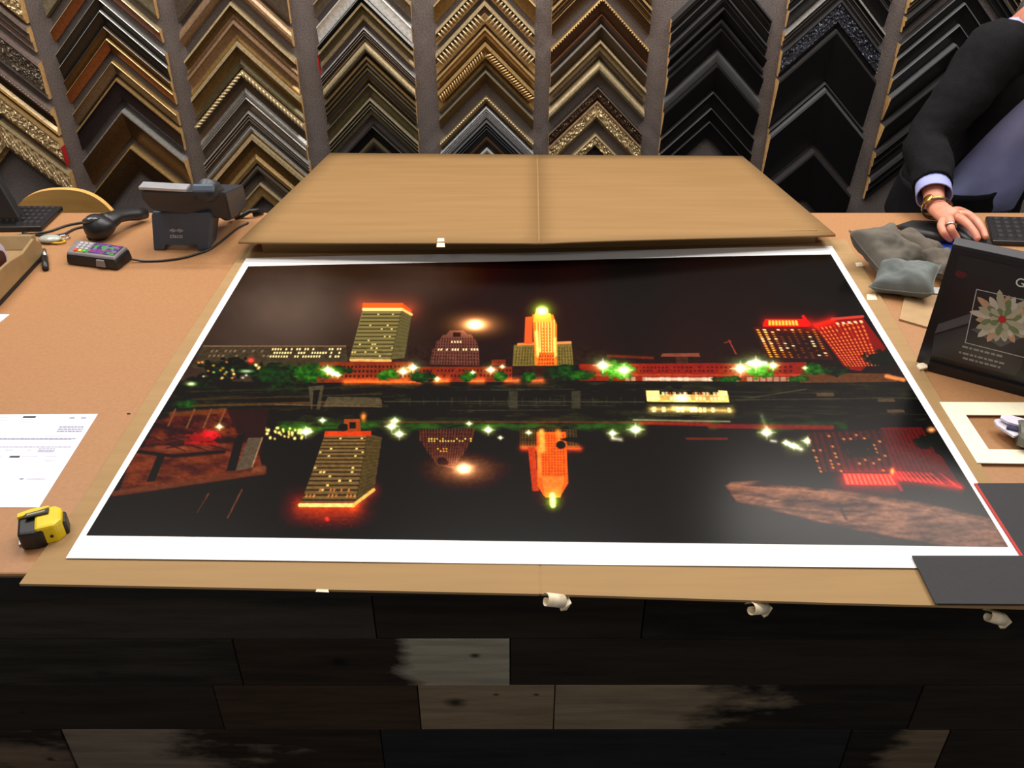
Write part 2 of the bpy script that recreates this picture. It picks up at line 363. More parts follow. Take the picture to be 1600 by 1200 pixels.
# bank
mix(np.clip((Y - 594)/4, 0, 1)*np.clip((664 - Y)/8, 0, 1), np.array((26., 26, 20)) + ((fbm(30, 5, 41) - .4)*42)[..., None]*np.array((1, .95, .8)))
for i in range(26):
    y = 600 + rng.random()*50; x = 300 + rng.random()*1100; L = 40 + rng.random()*160
    line(x, y, x + L, y + (x-800)*.006, 1.2, (70, 66, 54), .45)
for x in range(640, 1010, 22): line(x, 622, x, 634, 1.2, (64, 60, 46), .6)
line(600, 628, 1010, 629, 1.5, (84, 78, 60), .6); line(600, 612, 1400, 618, 3, (16, 15, 13), .8); line(620, 640, 1000, 640, 3, (18, 16, 14), .8)
for x in (795, 893): poly([(x, 612), (x+14, 612), (x+14, 640), (x, 640)], (62, 58, 46), .8)
line(1150, 625, 1400, 622, 1.5, (70, 62, 50), .7); line(1170, 622, 1260, 608, 1.6, (76, 68, 54), .7)
for x, y in ((1290, 616), (1385, 625), (1400, 642)): poly([(x-14, y-2), (x+12, y-2), (x+14, y+3), (x-14, y+3)], (92, 70, 52), .8)
# left skyline
poly([(318, 541), (540, 540), (545, 572), (298, 576)], (62, 52, 40)); line(318, 541, 540, 541, 2, (112, 86, 62)); windows([(330, 545), (430, 545), (420, 560), (322, 560)], 14, 2, (150, 120, 90), .6, .6, 3)
windows([(425, 543), (535, 543), (530, 560), (420, 560)], 26, 3, (255, 230, 150), .95, .6, 8, .6, .55)
# tower 1
lglow(566, 478, 640, 483, 14, (150, 38, 16), .6)
poly([(567, 483), (628, 483), (612, 562), (546, 562)], (118, 104, 62)); poly([(627, 483), (643, 494), (632, 560), (610, 562)], (92, 82, 50))
windows([(567, 489), (628, 489), (611, 560), (546, 560)], 1, 12, (58, 50, 30), .85, 1, 1, 1.2, .35)
windows([(628, 489), (643, 497), (632, 558), (610, 560)], 7, 12, (54, 48, 30), .6, 1, 1, .4, .6)
windows([(567, 489), (628, 489), (611, 560), (546, 560)], 16, 12, (245, 215, 120), .8, .09, 12, .7, .4)
poly([(567, 474), (630, 474), (628, 485), (566, 485)], (228, 92, 36)); poly([(629, 474), (643, 485), (643, 493), (627, 485)], (206, 78, 32)); line(568, 484, 629, 484, 4.5, (255, 214, 130)); line(629, 484, 643, 492, 4, (250, 180, 100))
line(548, 563, 610, 564, 4, (232, 160, 88)); line(548, 568, 640, 569, 5, (170, 42, 20))
# brick building below
poly([(500, 566), (644, 566), (652, 598), (486, 598)], (122, 48, 28)); windows([(500, 570), (644, 570), (650, 592), (490, 592)], 24, 3, (44, 20, 16), .9, 1, 1, .5, .5); lglow(540, 597, 655, 597, 4, (230, 80, 20), .8)
# stepped gable building
for q in ([(676, 546), (748, 546), (749, 572), (672, 570)], [(682, 533), (745, 533), (748, 548), (679, 548)], [(692, 524), (736, 523), (745, 535), (684, 535)], [(703, 517), (724, 517), (734, 526), (695, 526)]): poly(q, (98, 58, 48))
windows([(678, 528), (746, 528), (749, 572), (672, 570)], 17, 9, (44, 26, 24), .85, 1, 1, .45, .7); windows([(680, 545), (748, 545), (748, 549), (678, 549)], 16, 1, (255, 230, 170), .95, .75, 5, .55, .8)
windows([(704, 533), (722, 533), (722, 537), (704, 537)], 4, 1, (255, 230, 170), .9, 1, 5, .5, .8); poly([(708, 520), (720, 520), (720, 527), (708, 527)], (26, 16, 16))
glow(743, 508, 34, 15, (150, 85, 40)); glow(743, 508, 16, 8, (255, 190, 110)); glow(742, 508, 8, 5, (200, 200, 180), 1.4)
# long low brick buildings
poly([(655, 574), (800, 574), (800, 598), (650, 598)], (120, 44, 26)); windows([(655, 576), (800, 576), (800, 592), (650, 592)], 26, 2, (50, 20, 14), .8, .8, 2)
for x in (690, 745, 800, 838): lglow(x-9, 596, x+9, 596, 4, (225, 85, 30), .9)
poly([(905, 570), (1260, 566), (1262, 596), (905, 596)], (128, 36, 24)); windows([(950, 573), (1240, 570), (1240, 583), (950, 583)], 44, 2, (58, 18, 12), .85, .9, 6); line(910, 587, 1250, 586, 3, (170, 60, 36), .8)
windows([(950, 589), (1240, 588), (1240, 597), (950, 597)], 30, 1, (190, 176, 140), .6, .7, 9, .8, .8); line(1010, 593, 1110, 593, 5, (235, 226, 190), .75, 3)
poly([(1035, 553), (1092, 552), (1094, 558), (1032, 558)], (120, 62, 46)); poly([(1056, 558), (1075, 558), (1075, 568), (1056, 568)], (60, 40, 34)); line(950, 557, 1020, 560, 4, (110, 44, 28), .8, 3)
line(1139, 532, 1150, 553, 1.8, (150, 60, 50)); line(1132, 536, 1142, 533, 1.5, (130, 50, 40))
poly([(1130, 562), (1200, 560), (1200, 568), (1130, 568)], (36, 34, 30)); poly([(768, 563), (790, 563), (790, 572), (768, 572)], (110, 44, 30))
# orange tower
lglow(846, 495, 846, 555, 16, (110, 35, 8), .6)
poly([(803, 540), (893, 537), (896, 572), (801, 573)], (112, 94, 48)); windows([(806, 543), (893, 543), (895, 571), (803, 571)], 20, 6, (60, 50, 28), .8, 1, 1, .4, .8); line(810, 539, 835, 538, 4, (240, 120, 60)); line(868, 537, 891, 536, 4, (245, 130, 70))
poly([(821, 496), (832, 495), (832, 538), (819, 538)], (215, 84, 40)); poly([(832, 492), (864, 492), (870, 508), (870, 572), (836, 572)], (238, 120, 36))
windows([(836, 500), (868, 500), (868, 560), (838, 560)], 7, 1, (255, 214, 110), .8, 1, 1, .5, 1.4); windows([(846, 512), (862, 512), (862, 556), (846, 556)], 3, 9, (160, 80, 30), .6)
line(838, 520, 841, 556, 5, (255, 236, 120), .9, 4); line(867, 530, 868, 556, 4, (255, 226, 110), .9, 4); poly([(842, 552), (866, 552), (866, 572), (840, 572)], (226, 96, 36)); windows([(842, 555), (866, 555), (866, 572), (840, 572)], 6, 3, (120, 40, 20), .8)
poly([(836, 490), (860, 490), (863, 504), (833, 504)], (250, 170, 60)); poly([(839, 482), (855, 482), (857, 492), (836, 492)], (252, 220, 90)); glow(847, 485, 15, 12, (60, 110, 10)); glow(847, 486, 7, 6, (200, 230, 140), 1.3)
# hotel on the right
poly([(1175, 511), (1275, 511), (1302, 562), (1200, 560)], (60, 24, 18)); windows([(1178, 514), (1276, 514), (1300, 561), (1201, 559)], 9, 13, (190, 112, 40), .8, .75, 31, .4, .55); windows([(1178, 514), (1198, 514), (1219, 559), (1201, 559)], 2, 13, (240, 170, 70), .9, .95, 33, .45, .55)
poly([(1215, 520), (1270, 520), (1290, 560), (1240, 560)], (34, 18, 16), .55); windows([(1178, 514), (1276, 514), (1300, 561), (1201, 559)], 9, 13, (255, 236, 160), .95, .16, 35, .4, .5)
lglow(1198, 505, 1262, 505, 7, (190, 20, 10), .7); poly([(1192, 508), (1196, 499), (1256, 499), (1262, 511), (1192, 511)], (232, 34, 22)); windows([(1200, 501), (1246, 501), (1248, 509), (1200, 509)], 9, 1, (255, 196, 70), .95, 1, 1, .72, 1.0); line(1255, 495, 1264, 508, 5, (220, 20, 18))
poly([(1272, 510), (1300, 500), (1346, 494), (1384, 545), (1345, 580), (1322, 577)], (120, 28, 18)); windows([(1274, 512), (1348, 500), (1376, 572), (1322, 574)], 11, 1, (176, 50, 28), .7, 1, 1, .45, 1.2); windows([(1274, 512), (1348, 500), (1376, 572), (1322, 574)], 11, 15, (236, 128, 60), .85, .95, 41, .4, .5)
lglow(1273, 508, 1300, 500, 6, (200, 20, 15), .8); line(1300, 499, 1348, 495, 4, (190, 60, 50)); windows([(1302, 503), (1348, 499), (1352, 506), (1306, 510)], 5, 1, (255, 210, 160), .9, .9, 3)
# promenade right, trees
poly([(1250, 582), (1390, 584), (1402, 597), (1250, 598)], (88, 54, 36)); line(1385, 588, 1412, 594, 6, (245, 140, 70), .9, 3); blob(1385, 560, 38, 14, (22, 34, 16), 1, 4)
for i, (x, y, rx, ry, b_) in enumerate([(606, 586, 20, 11, .85), (660, 590, 24, 9, .5), (730, 589, 16, 9, .75), (782, 589, 12, 8, .8), (826, 590, 12, 9, .7), (880, 583, 34, 13, .5), (905, 588, 28, 9, .6), (965, 580, 30, 17, 1.15), (1185, 579, 26, 14, 1.15),
        (1272, 577, 24, 11, .75), (1310, 580, 22, 9, .4), (1245, 592, 20, 5, .6), (1135, 593, 24, 6, .5), (478, 583, 46, 16, .75), (530, 578, 22, 8, .5), (424, 586, 40, 18, .42), (360, 574, 52, 16, .3), (330, 600, 44, 16, .3), (290, 632, 22, 8, .55), (440, 606, 60, 9, .35)]): tree(x, y, rx, ry, b_, i*3)
for i in range(26):
    x = 310 + rng.random()*110; y = 566 + rng.random()*26; glow(x, y, 2.2, 1.6, (230, 120, 50) if rng.random() < .6 else (190, 190, 150), .8)
glow(392, 564, 5, 5, (200, 20, 20)); glow(299, 600, 7, 3, (220, 240, 170)); glow(385, 580, 9, 2.5, (150, 170, 140))
def lamp(x, y, r=6, a=1.0, c=(255, 250, 215)):
    glow(x, y, r*2.4, r*1.7, np.array((70, 90, 40)), a*.8); glow(x, y, r, r*.75, c, a*1.2); lglow(x - r*2, y, x + r*2, y, 1, c, a*.35); lglow(x, y - r*1.4, x, y + r*1.6, 1, c, a*.35)
for x, y, r in ((512, 578, 5), (520, 583, 4), (528, 586, 3), (630, 581, 5), (645, 575, 5), (767, 579, 4.5), (739, 583, 2), (785, 574, 2), (942, 572, 7.5), (975, 579, 7), (1157, 576, 8), (1181, 568, 8), (1208, 571, 5), (683, 593, 2.5), (1258, 575, 2)): lamp(x, y, r)
line(1170, 568, 1196, 568, 7, (255, 255, 225), .9, 4)
# left walkway and bridge
for y, c in ((604, (50, 44, 32)), (616, (60, 48, 34)), (626, (92, 60, 36)), (634, (44, 36, 26))): line(300, y + 8, 596, y, 3, c, .8, 2)
poly([(482, 604), (506, 602), (500, 640), (486, 640)], (74, 66, 50), .85); poly([(490, 610), (500, 609), (494, 640), (488, 640)], (18, 15, 12)); poly([(512, 620), (594, 622), (598, 634), (505, 636)], (84, 74, 54), .8); line(430, 632, 596, 636, 2, (110, 84, 56), .7)
# pavilion lights on the river and their mirror
poly([(1010, 617), (1138, 617), (1139, 628), (1012, 628)], (206, 158, 78)); poly([(1009, 611), (1030, 611), (1032, 628), (1011, 628)], (250, 224, 130)); poly([(1122, 610), (1136, 611), (1139, 628), (1124, 628)], (250, 220, 120)); poly([(1030, 626), (1138, 626), (1139, 629), (1012, 629)], (240, 200, 100)); windows([(1010, 612), (1136, 612), (1138, 627), (1012, 627)], 22, 2, (255, 240, 170), .85, .6, 14, .75, .7); windows([(1040, 612), (1120, 612), (1122, 619), (1040, 619)], 16, 1, (200, 90, 30), .9, .8, 15)
glow(1065, 622, 9, 6, (255, 250, 190)); line(1008, 630, 1142, 631, 2.5, (14, 12, 10)); lglow(1018, 640, 1142, 642, 4.5, (230, 180, 80), .85); windows([(1018, 636), (1142, 637), (1143, 645), (1018, 645)], 18, 1, (255, 240, 170), .8, .6, 44, .8, 1); lglow(1052, 638, 1085, 638, 3, (255, 230, 140), .7); blob(1058, 604, 8, 5, (10, 8, 8)); blob(1072, 654, 8, 5, (8, 8, 8))
# mirror images in the water
for a_, b_, s in ((430, 600, .5), (600, 1010, .42), (1100, 1130, .5), (1180, 1330, .4)):
    m = np.clip((X-a_)/12, 0, 1)*np.clip((b_-X)/12, 0, 1)*np.exp(-((Y - 667)/8)**2)*np.clip(fbm(26, 6, 61)*1.8 - .3, 0, 1); mix(m, np.array((70, 130, 36.))*s*1.5)
line(600, 660, 1110, 661, 2.5, (110, 54, 34), .6, 2); line(1000, 662, 1110, 664, 5, (150, 42, 26), .8, 3); line(1110, 666, 1300, 668, 7, (128, 34, 24), .85, 3); line(990, 657, 1140, 659, 2.5, (170, 160, 110), .7, 2); poly([(1070, 684), (1138, 684), (1136, 688), (1072, 688)], (100, 40, 26), .9)
for i in range(40):
    x = 415 + rng.random()*75; y = 668 + rng.random()*18; glow(x, y, 1.8, 2.0, (255, 230, 110), .9)
q = [(508, 678), (574, 678), (556, 786), (471, 786)]
lglow(470, 791, 552, 791, 15, (190, 48, 12), .8); lglow(552, 791, 583, 766, 9, (170, 50, 12), .6); glow(510, 806, 50, 16, (60, 12, 4))
poly(q, (112, 86, 50)); poly([(573, 678), (597, 684), (585, 766), (555, 787)], (80, 64, 38)); windows(q, 1, 17, (46, 34, 22), .85, 1, 1, 1.2, .4); windows([(573, 680), (597, 686), (585, 766), (555, 785)], 9, 16, (46, 38, 26), .6, 1, 1, .4, .6); windows(q, 14, 17, (255, 218, 120), .85, .06, 71, .7, .5); windows([(482, 762), (560, 762), (556, 780), (474, 780)], 14, 2, (250, 140, 60), .7, .6, 4)
poly([(508, 674), (580, 674), (580, 682), (506, 682)], (206, 60, 24)); poly([(538, 655), (562, 655), (564, 674), (536, 674)], (150, 62, 30)); poly([(546, 660), (556, 660), (556, 670), (546, 670)], (20, 14, 12)); glow(568, 652, 4, 6, (255, 130, 40)); blob(536, 668, 8, 6, (16, 10, 10))
line(469, 790, 552, 790, 6, (255, 222, 120)); line(552, 790, 584, 766, 5, (255, 190, 90)); glow(511, 812, 3, 3, (220, 30, 20)); windows([(470, 800), (560, 800), (548, 830), (490, 830)], 14, 8, (150, 40, 20), .35, .4, 5)
for q in ([(656, 672), (742, 670), (738, 690), (655, 690)], [(658, 690), (736, 690), (722, 714), (668, 708)], [(668, 706), (722, 712), (708, 732), (684, 728)]): poly(q, (86, 46, 36))
windows([(656, 670), (740, 670), (726, 730), (662, 730)], 18, 12, (34, 20, 20), .85, 1, 1, .5, .8); windows([(668, 685), (738, 685), (738, 692), (668, 692)], 16, 2, (250, 205, 90), .9, .6, 81, .5, .7); windows([(682, 700), (700, 700), (700, 708), (682, 708)], 4, 2, (250, 170, 60), .9, .7, 8); blob(692, 722, 9, 7, (14, 10, 10))
glow(726, 736, 46, 20, (120, 66, 36)); glow(725, 733, 14, 9, (255, 200, 130)); glow(725, 733, 7, 5, (230, 220, 170))
# orange tower mirrored
lglow(855, 690, 860, 765, 18, (120, 25, 5), .6)
poly([(812, 672), (900, 672), (906, 700), (812, 700)], (70, 54, 30)); windows([(812, 672), (905, 672), (905, 698), (812, 698)], 20, 4, (30, 22, 14), .8, 1, 1, .4, .8); lglow(816, 701, 906, 702, 4, (230, 70, 24), .9)
poly([(825, 700), (836, 700), (842, 768), (832, 768)], (190, 58, 24)); poly([(838, 676), (884, 676), (888, 755), (878, 772), (850, 776), (840, 760)], (240, 92, 28)); windows([(846, 680), (882, 680), (884, 748), (846, 748)], 8, 16, (150, 40, 14), .65, 1, 1, .5, .6)
line(846, 676, 848, 704, 9, (255, 176, 70), .9, 5); line(872, 676, 876, 694, 8, (255, 130, 50), .9, 5); poly([(846, 745), (882, 745), (876, 778), (852, 778)], (248, 120, 44)); line(842, 700, 844, 745, 5, (255, 150, 60), .7, 4)
glow(864, 784, 16, 14, (30, 60, 6)); line(863, 774, 864, 790, 8, (250, 255, 170), 1, 3); glow(864, 784, 8, 11, (90, 120, 20))
blob(876, 696, 9, 7, (10, 8, 8), 1, 0, .2); blob(965, 697, 10, 8, (10, 8, 8), 1, 0, .2); blob(905, 688, 30, 5, (12, 10, 10), .8)
for x, y, r in ((478, 675, 6), (504, 657, 3), (612, 667, 5.5), (617, 658, 4), (624, 679, 5.5), (763, 673, 5), (733, 663, 2.5), (826, 677, 2.5), (782, 685, 2), (957, 678, 4.5), (993, 672, 7), (1198, 676, 7), (1228, 692, 3), (1240, 697, 3.5), (1262, 689, 5), (400, 675, 3)): lamp(x, y, r)
lglow(957, 686, 970, 688, 3, (200, 200, 170), .8); lglow(1205, 689, 1212, 690, 2, (220, 220, 200), .8); lglow(1228, 692, 1252, 702, 3, (240, 240, 210), .8); lglow(1190, 650, 1198, 672, 3, (90, 100, 70), .6); glow(1245, 700, 24, 14, (40, 46, 26))
# hotel mirrored
poly([(1262, 676), (1375, 672), (1400, 738), (1280, 738)], (70, 26, 22)); windows([(1262, 676), (1375, 672), (1400, 738), (1280, 738)], 11, 1, (28, 16, 14), .7, 1, 1, .4, 1.5); windows([(1258, 680), (1375, 676), (1398, 738), (1278, 740)], 11, 11, (226, 140, 64), .8, .28, 92, .35, .6); poly([(1310, 690), (1360, 686), (1372, 712), (1325, 716)], (22, 12, 12), .7)
poly([(1375, 668), (1440, 668), (1482, 745), (1400, 742)], (92, 24, 22)); windows([(1375, 670), (1440, 670), (1480, 742), (1402, 740)], 10, 1, (58, 16, 16), .7, 1, 1, .45, 1.5); poly([(1440, 700), (1470, 712), (1505, 765), (1465, 750)], (84, 22, 18)); windows([(1395, 736), (1480, 740), (1508, 760), (1405, 752)], 12, 1, (230, 60, 40), .6, .85, 6, .5, 1)
blob(1452, 690, 28, 12, (24, 34, 16), 1, 5); lglow(1395, 745, 1500, 762, 6, (200, 22, 20), .8); glow(1455, 672, 6, 4, (255, 160, 90)); glow(1394, 737, 3, 5, (255, 180, 70))
lglow(1325, 750, 1390, 752, 13, (210, 14, 14), .9); poly([(1316, 740), (1392, 741), (1402, 759), (1322, 758)], (238, 40, 30)); windows([(1316, 740), (1392, 741), (1402, 759), (1322, 758)], 11, 1, (255, 130, 90), .7, 1, 1, .5, .9); line(1400, 752, 1408, 766, 5, (190, 20, 16), .8, 3)
# the red boat ramp, branches and pier at the left
poly([(262, 650), (352, 640), (420, 640), (405, 735), (185, 770), (200, 728)], (44, 22, 16), 1, 3); n3 = fbm(26, 9, 101)
mix(pmask([(210, 700), (400, 690), (412, 740), (185, 772)], 3)*np.clip(n3*1.6 - .1, 0, 1), (108, 50, 33)); mix(pmask([(245, 655), (355, 640), (372, 680), (225, 700)], 4)*np.clip(fbm(14, 8, 107)*1.7 - .45, 0, 1), (110, 48, 30))
for x in (262, 292, 318, 340): line(x + 12, 640, x, 668, 3, (120, 76, 48), .8)
line(268, 648, 350, 642, 8, (124, 62, 38), .7, 4); line(240, 665, 300, 678, 7, (40, 18, 14), .9, 4); line(215, 706, 270, 713, 5, (20, 12, 12), .95, 3); line(270, 713, 350, 706, 5, (24, 13, 13), .95, 3)
poly([(246, 712), (258, 712), (242, 752), (229, 754)], (22, 14, 14)); poly([(368, 684), (384, 676), (368, 736), (354, 736)], (16, 12, 12)); poly([(388, 684), (410, 684), (392, 732), (368, 736)], (82, 68, 54)); line(410, 684, 394, 730, 2, (150, 112, 80)); line(245, 700, 290, 702, 8, (130, 62, 42), .7, 4)
[line(215 + i*9, 690 - i*1.5 + (i % 3)*9, 262 + i*9, 684 + (i % 4)*7, 2.2, (34, 18, 14) if i % 2 else (96, 48, 32), .6, 2) for i in range(14)]; blob(318, 684, 24, 10, (140, 20, 24), .9, 3, 1.1); glow(330, 678, 12, 7, (130, 16, 20)); line(290, 692, 340, 694, 4, (170, 24, 26), .8, 3); lamp(343, 667, 3)
line(178, 772, 412, 738, 9, (96, 50, 34), .9, 4); line(398, 735, 412, 732, 9, (116, 64, 44), .9, 4); line(165, 786, 410, 750, 9, (16, 10, 11), .9, 6); line(326, 772, 308, 802, 2.5, (120, 70, 44), .8); line(378, 766, 356, 810, 2.5, (110, 66, 42), .8)
glow(280, 780, 120, 12, (14, 4, 3)); poly([(165, 780), (330, 775), (300, 838), (135, 838)], (20, 12, 12), .5, 20)
# floating log at the right front
lg = pmask([(1133, 760), (1142, 754), (1180, 752), (1290, 764), (1440, 786), (1546, 810), (1590, 856), (1440, 856), (1318, 826), (1160, 798)], 5)
ln = (.55*fbm(22, 5, 121, 4) + .6*fbm(60, 14, 125, 3)); ln = np.clip((ln - .57)*2.6 + .5, 0, 1); mix(lg, np.array((42, 22, 15.))*(1 - ln[..., None]) + np.array((138, 88, 64.))*ln[..., None]); line(1140, 759, 1290, 770, 3, (176, 112, 76), .7, 3); line(1290, 770, 1540, 816, 3, (160, 110, 86), .5, 3)
mix(lg*np.clip((X - 1350)/200, 0, 1)*.5, (140, 104, 88)); line(1145, 762, 1300, 776, 5, (150, 92, 62), .6, 5); line(1310, 788, 1322, 812, 4, (44, 24, 18), .8, 3); line(1165, 790, 1300, 806, 4, (36, 22, 18), .6, 5)
for i in range(30):
    x = 1340 + rng.random()*220; y = 792 + rng.random()*52; line(x, y, x + 10 + rng.random()*26, y + 3 + rng.random()*6, 1.6, (96, 62, 48), .35, 1.5)
gr = (fbm(5, 3, 301, 3) - .5); IMG = IMG*(1 + .35*gr[..., None]*np.clip((Y - 535)/10, 0, 1)[..., None])
IMG = np.clip(IMG, 0, 255)
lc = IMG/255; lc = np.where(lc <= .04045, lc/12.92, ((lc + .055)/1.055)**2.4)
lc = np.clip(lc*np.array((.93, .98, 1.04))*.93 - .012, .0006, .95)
# points of the picture on the paper
dz = CT + ZP + .0007; dirx = rgt.x*(X - 800); diry = fwd.y*F - upv.y*(Y - 600); dirz = fwd.z*F - upv.z*(Y - 600); t_ = (dz - CAM.z)/dirz
wx = dirx*t_; wy = diry*t_; wz = dz + .0008*(np.sin(wx*7 + 1.3)*np.sin(wy*6 + .4) + 1)
off = pr.location; co = np.stack([wx - off.x, wy - off.y, wz - off.z], -1).reshape(-1, 3).astype(np.float32)
me = bpy.data.meshes.new('printed_picture'); me.vertices.add(NU*NV); me.vertices.foreach_set('co', co.ravel())
ii, jj = np.meshgrid(np.arange(NV-1), np.arange(NU-1), indexing='ij'); a0 = ii*NU + jj
fc = np.stack([a0, a0 + NU, a0 + NU + 1, a0 + 1], -1).reshape(-1, 4).astype(np.int32); nf = len(fc)
me.loops.add(nf*4); me.loops.foreach_set('vertex_index', fc.ravel()); me.polygons.add(nf)
me.polygons.foreach_set('loop_start', np.arange(0, nf*4, 4, dtype=np.int32)); me.polygons.foreach_set('use_smooth', np.ones(nf, bool)); me.update(calc_edges=True)
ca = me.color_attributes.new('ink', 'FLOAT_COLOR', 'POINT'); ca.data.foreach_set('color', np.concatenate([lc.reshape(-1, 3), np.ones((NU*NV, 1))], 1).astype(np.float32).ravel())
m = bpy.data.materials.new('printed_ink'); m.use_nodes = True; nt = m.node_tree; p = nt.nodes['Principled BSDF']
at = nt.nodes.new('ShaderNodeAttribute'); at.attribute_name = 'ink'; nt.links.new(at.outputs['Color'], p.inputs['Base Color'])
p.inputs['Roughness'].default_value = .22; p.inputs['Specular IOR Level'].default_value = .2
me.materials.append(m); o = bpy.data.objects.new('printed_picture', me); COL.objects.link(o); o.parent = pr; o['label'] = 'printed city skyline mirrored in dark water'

# ---------------------------------------------------------------- frame corner samples on the wall
def foil(name, c, rough=.38, metal=.55):
    return mat(name, rgb(*c), rough, metal, col2=rgb(*[int(x*.82) for x in c]), scale=120, bump=.12, bscale=180, contrast=(.3, .7))
FO = {}
for n_, c in dict(gold=(196, 160, 104), palegold=(214, 190, 146), darkgold=(128, 100, 58), bronze=(94, 70, 44), copper=(136, 82, 50), champagne=(176, 142, 110), silver=(176, 172, 166), greybrown=(112, 98, 84), brightsilver=(214, 214, 216),
                  olive=(104, 96, 70), darkolive=(70, 66, 54), charcoal=(54, 49, 46), beige=(164, 152, 122), pinksilver=(156, 136, 126), brown=(84, 62, 46), plum=(54, 44, 46), white=(226, 222, 214), slate=(72, 74, 84)).items(): FO[n_] = foil('foil_' + n_, c)
for n_, c in dict(black=(20, 19, 20), softblack=(30, 29, 30), blackedge=(50, 48, 49), midgrey=(84, 84, 87)).items(): FO[n_] = mat('lacquer_' + n_, rgb(*c), .42, spec=.4)
def prof(style, T):                    # (v across the face, depth off the wall) and colour index of the strip that starts there
    if style == 'flat':  return [(0, 0, 0), (0, .030, 0), (.10, .030, 1), (.13, .024, 1), (.86, .022, 2), (1, .018, 2), (1, 0, 2)]
    if style == 'edge':  return [(0, 0, 0), (.0, .028, 0), (.07, .030, 1), (.12, .026, 1), (.55, .020, 1), (1, .014, 1), (1, 0, 1)]
    if style == 'step':  return [(0, 0, 0), (0, .032, 0), (.18, .034, 1), (.22, .024, 1), (.50, .026, 0), (.56, .026, 2), (.60, .018, 2), (.90, .016, 0), (1, .014, 0), (1, 0, 2)]
    if style == 'round': return [(0, 0, 0), (0, .012, 0), (.12, .026, 0), (.3, .034, 1), (.5, .036, 1), (.7, .032, 1), (.88, .022, 2), (1, .012, 2), (1, 0, 2)]
    if style == 'cove':  return [(0, 0, 0), (0, .034, 0), (.16, .036, 1), (.24, .024, 1), (.45, .016, 1), (.7, .016, 2), (.84, .024, 2), (1, .020, 2), (1, 0, 2)]
    if style == 'slope': return [(0, 0, 0), (0, .044, 0), (.06, .044, 1), (1, .012, 1), (1, 0, 1)]
    if style == 'ridge': return [(0, 0, 0), (0, .030, 0), (.12, .032, 1), (.2, .026, 1), (.3, .030, 0), (.36, .030, 1), (.42, .024, 1), (.52, .028, 0), (.58, .028, 1), (.64, .022, 1), (.78, .024, 2), (.88, .024, 0), (1, .02, 0), (1, 0, 2)]
    if style == 'thin':  return [(0, 0, 0), (0, .024, 0), (.3, .026, 0), (.6, .024, 1), (1, .020, 1), (1, 0, 1)]
    if style == 'orn':   return [(0, 0, 0), (0, .030, 0), (.10, .032, 1), (.16, .026, 1), (.80, .030, 2), (.86, .022, 2), (1, .020, 0), (1, 0, 0)]
cols = [(-1.83, -1.475), (-1.415, -1.075), (-1.02, -.672), (-.600, -.304), (-.237, .072), (.118, .425), (.485, .79), (.835, 1.142), (1.195, 1.53), (1.60, 1.95)]
ORD = ['first', 'second', 'third', 'fourth', 'fifth', 'sixth', 'seventh', 'eighth', 'ninth', 'tenth', 'eleventh', 'twelfth', 'thirteenth', 'fourteenth']
PR = WY - .03
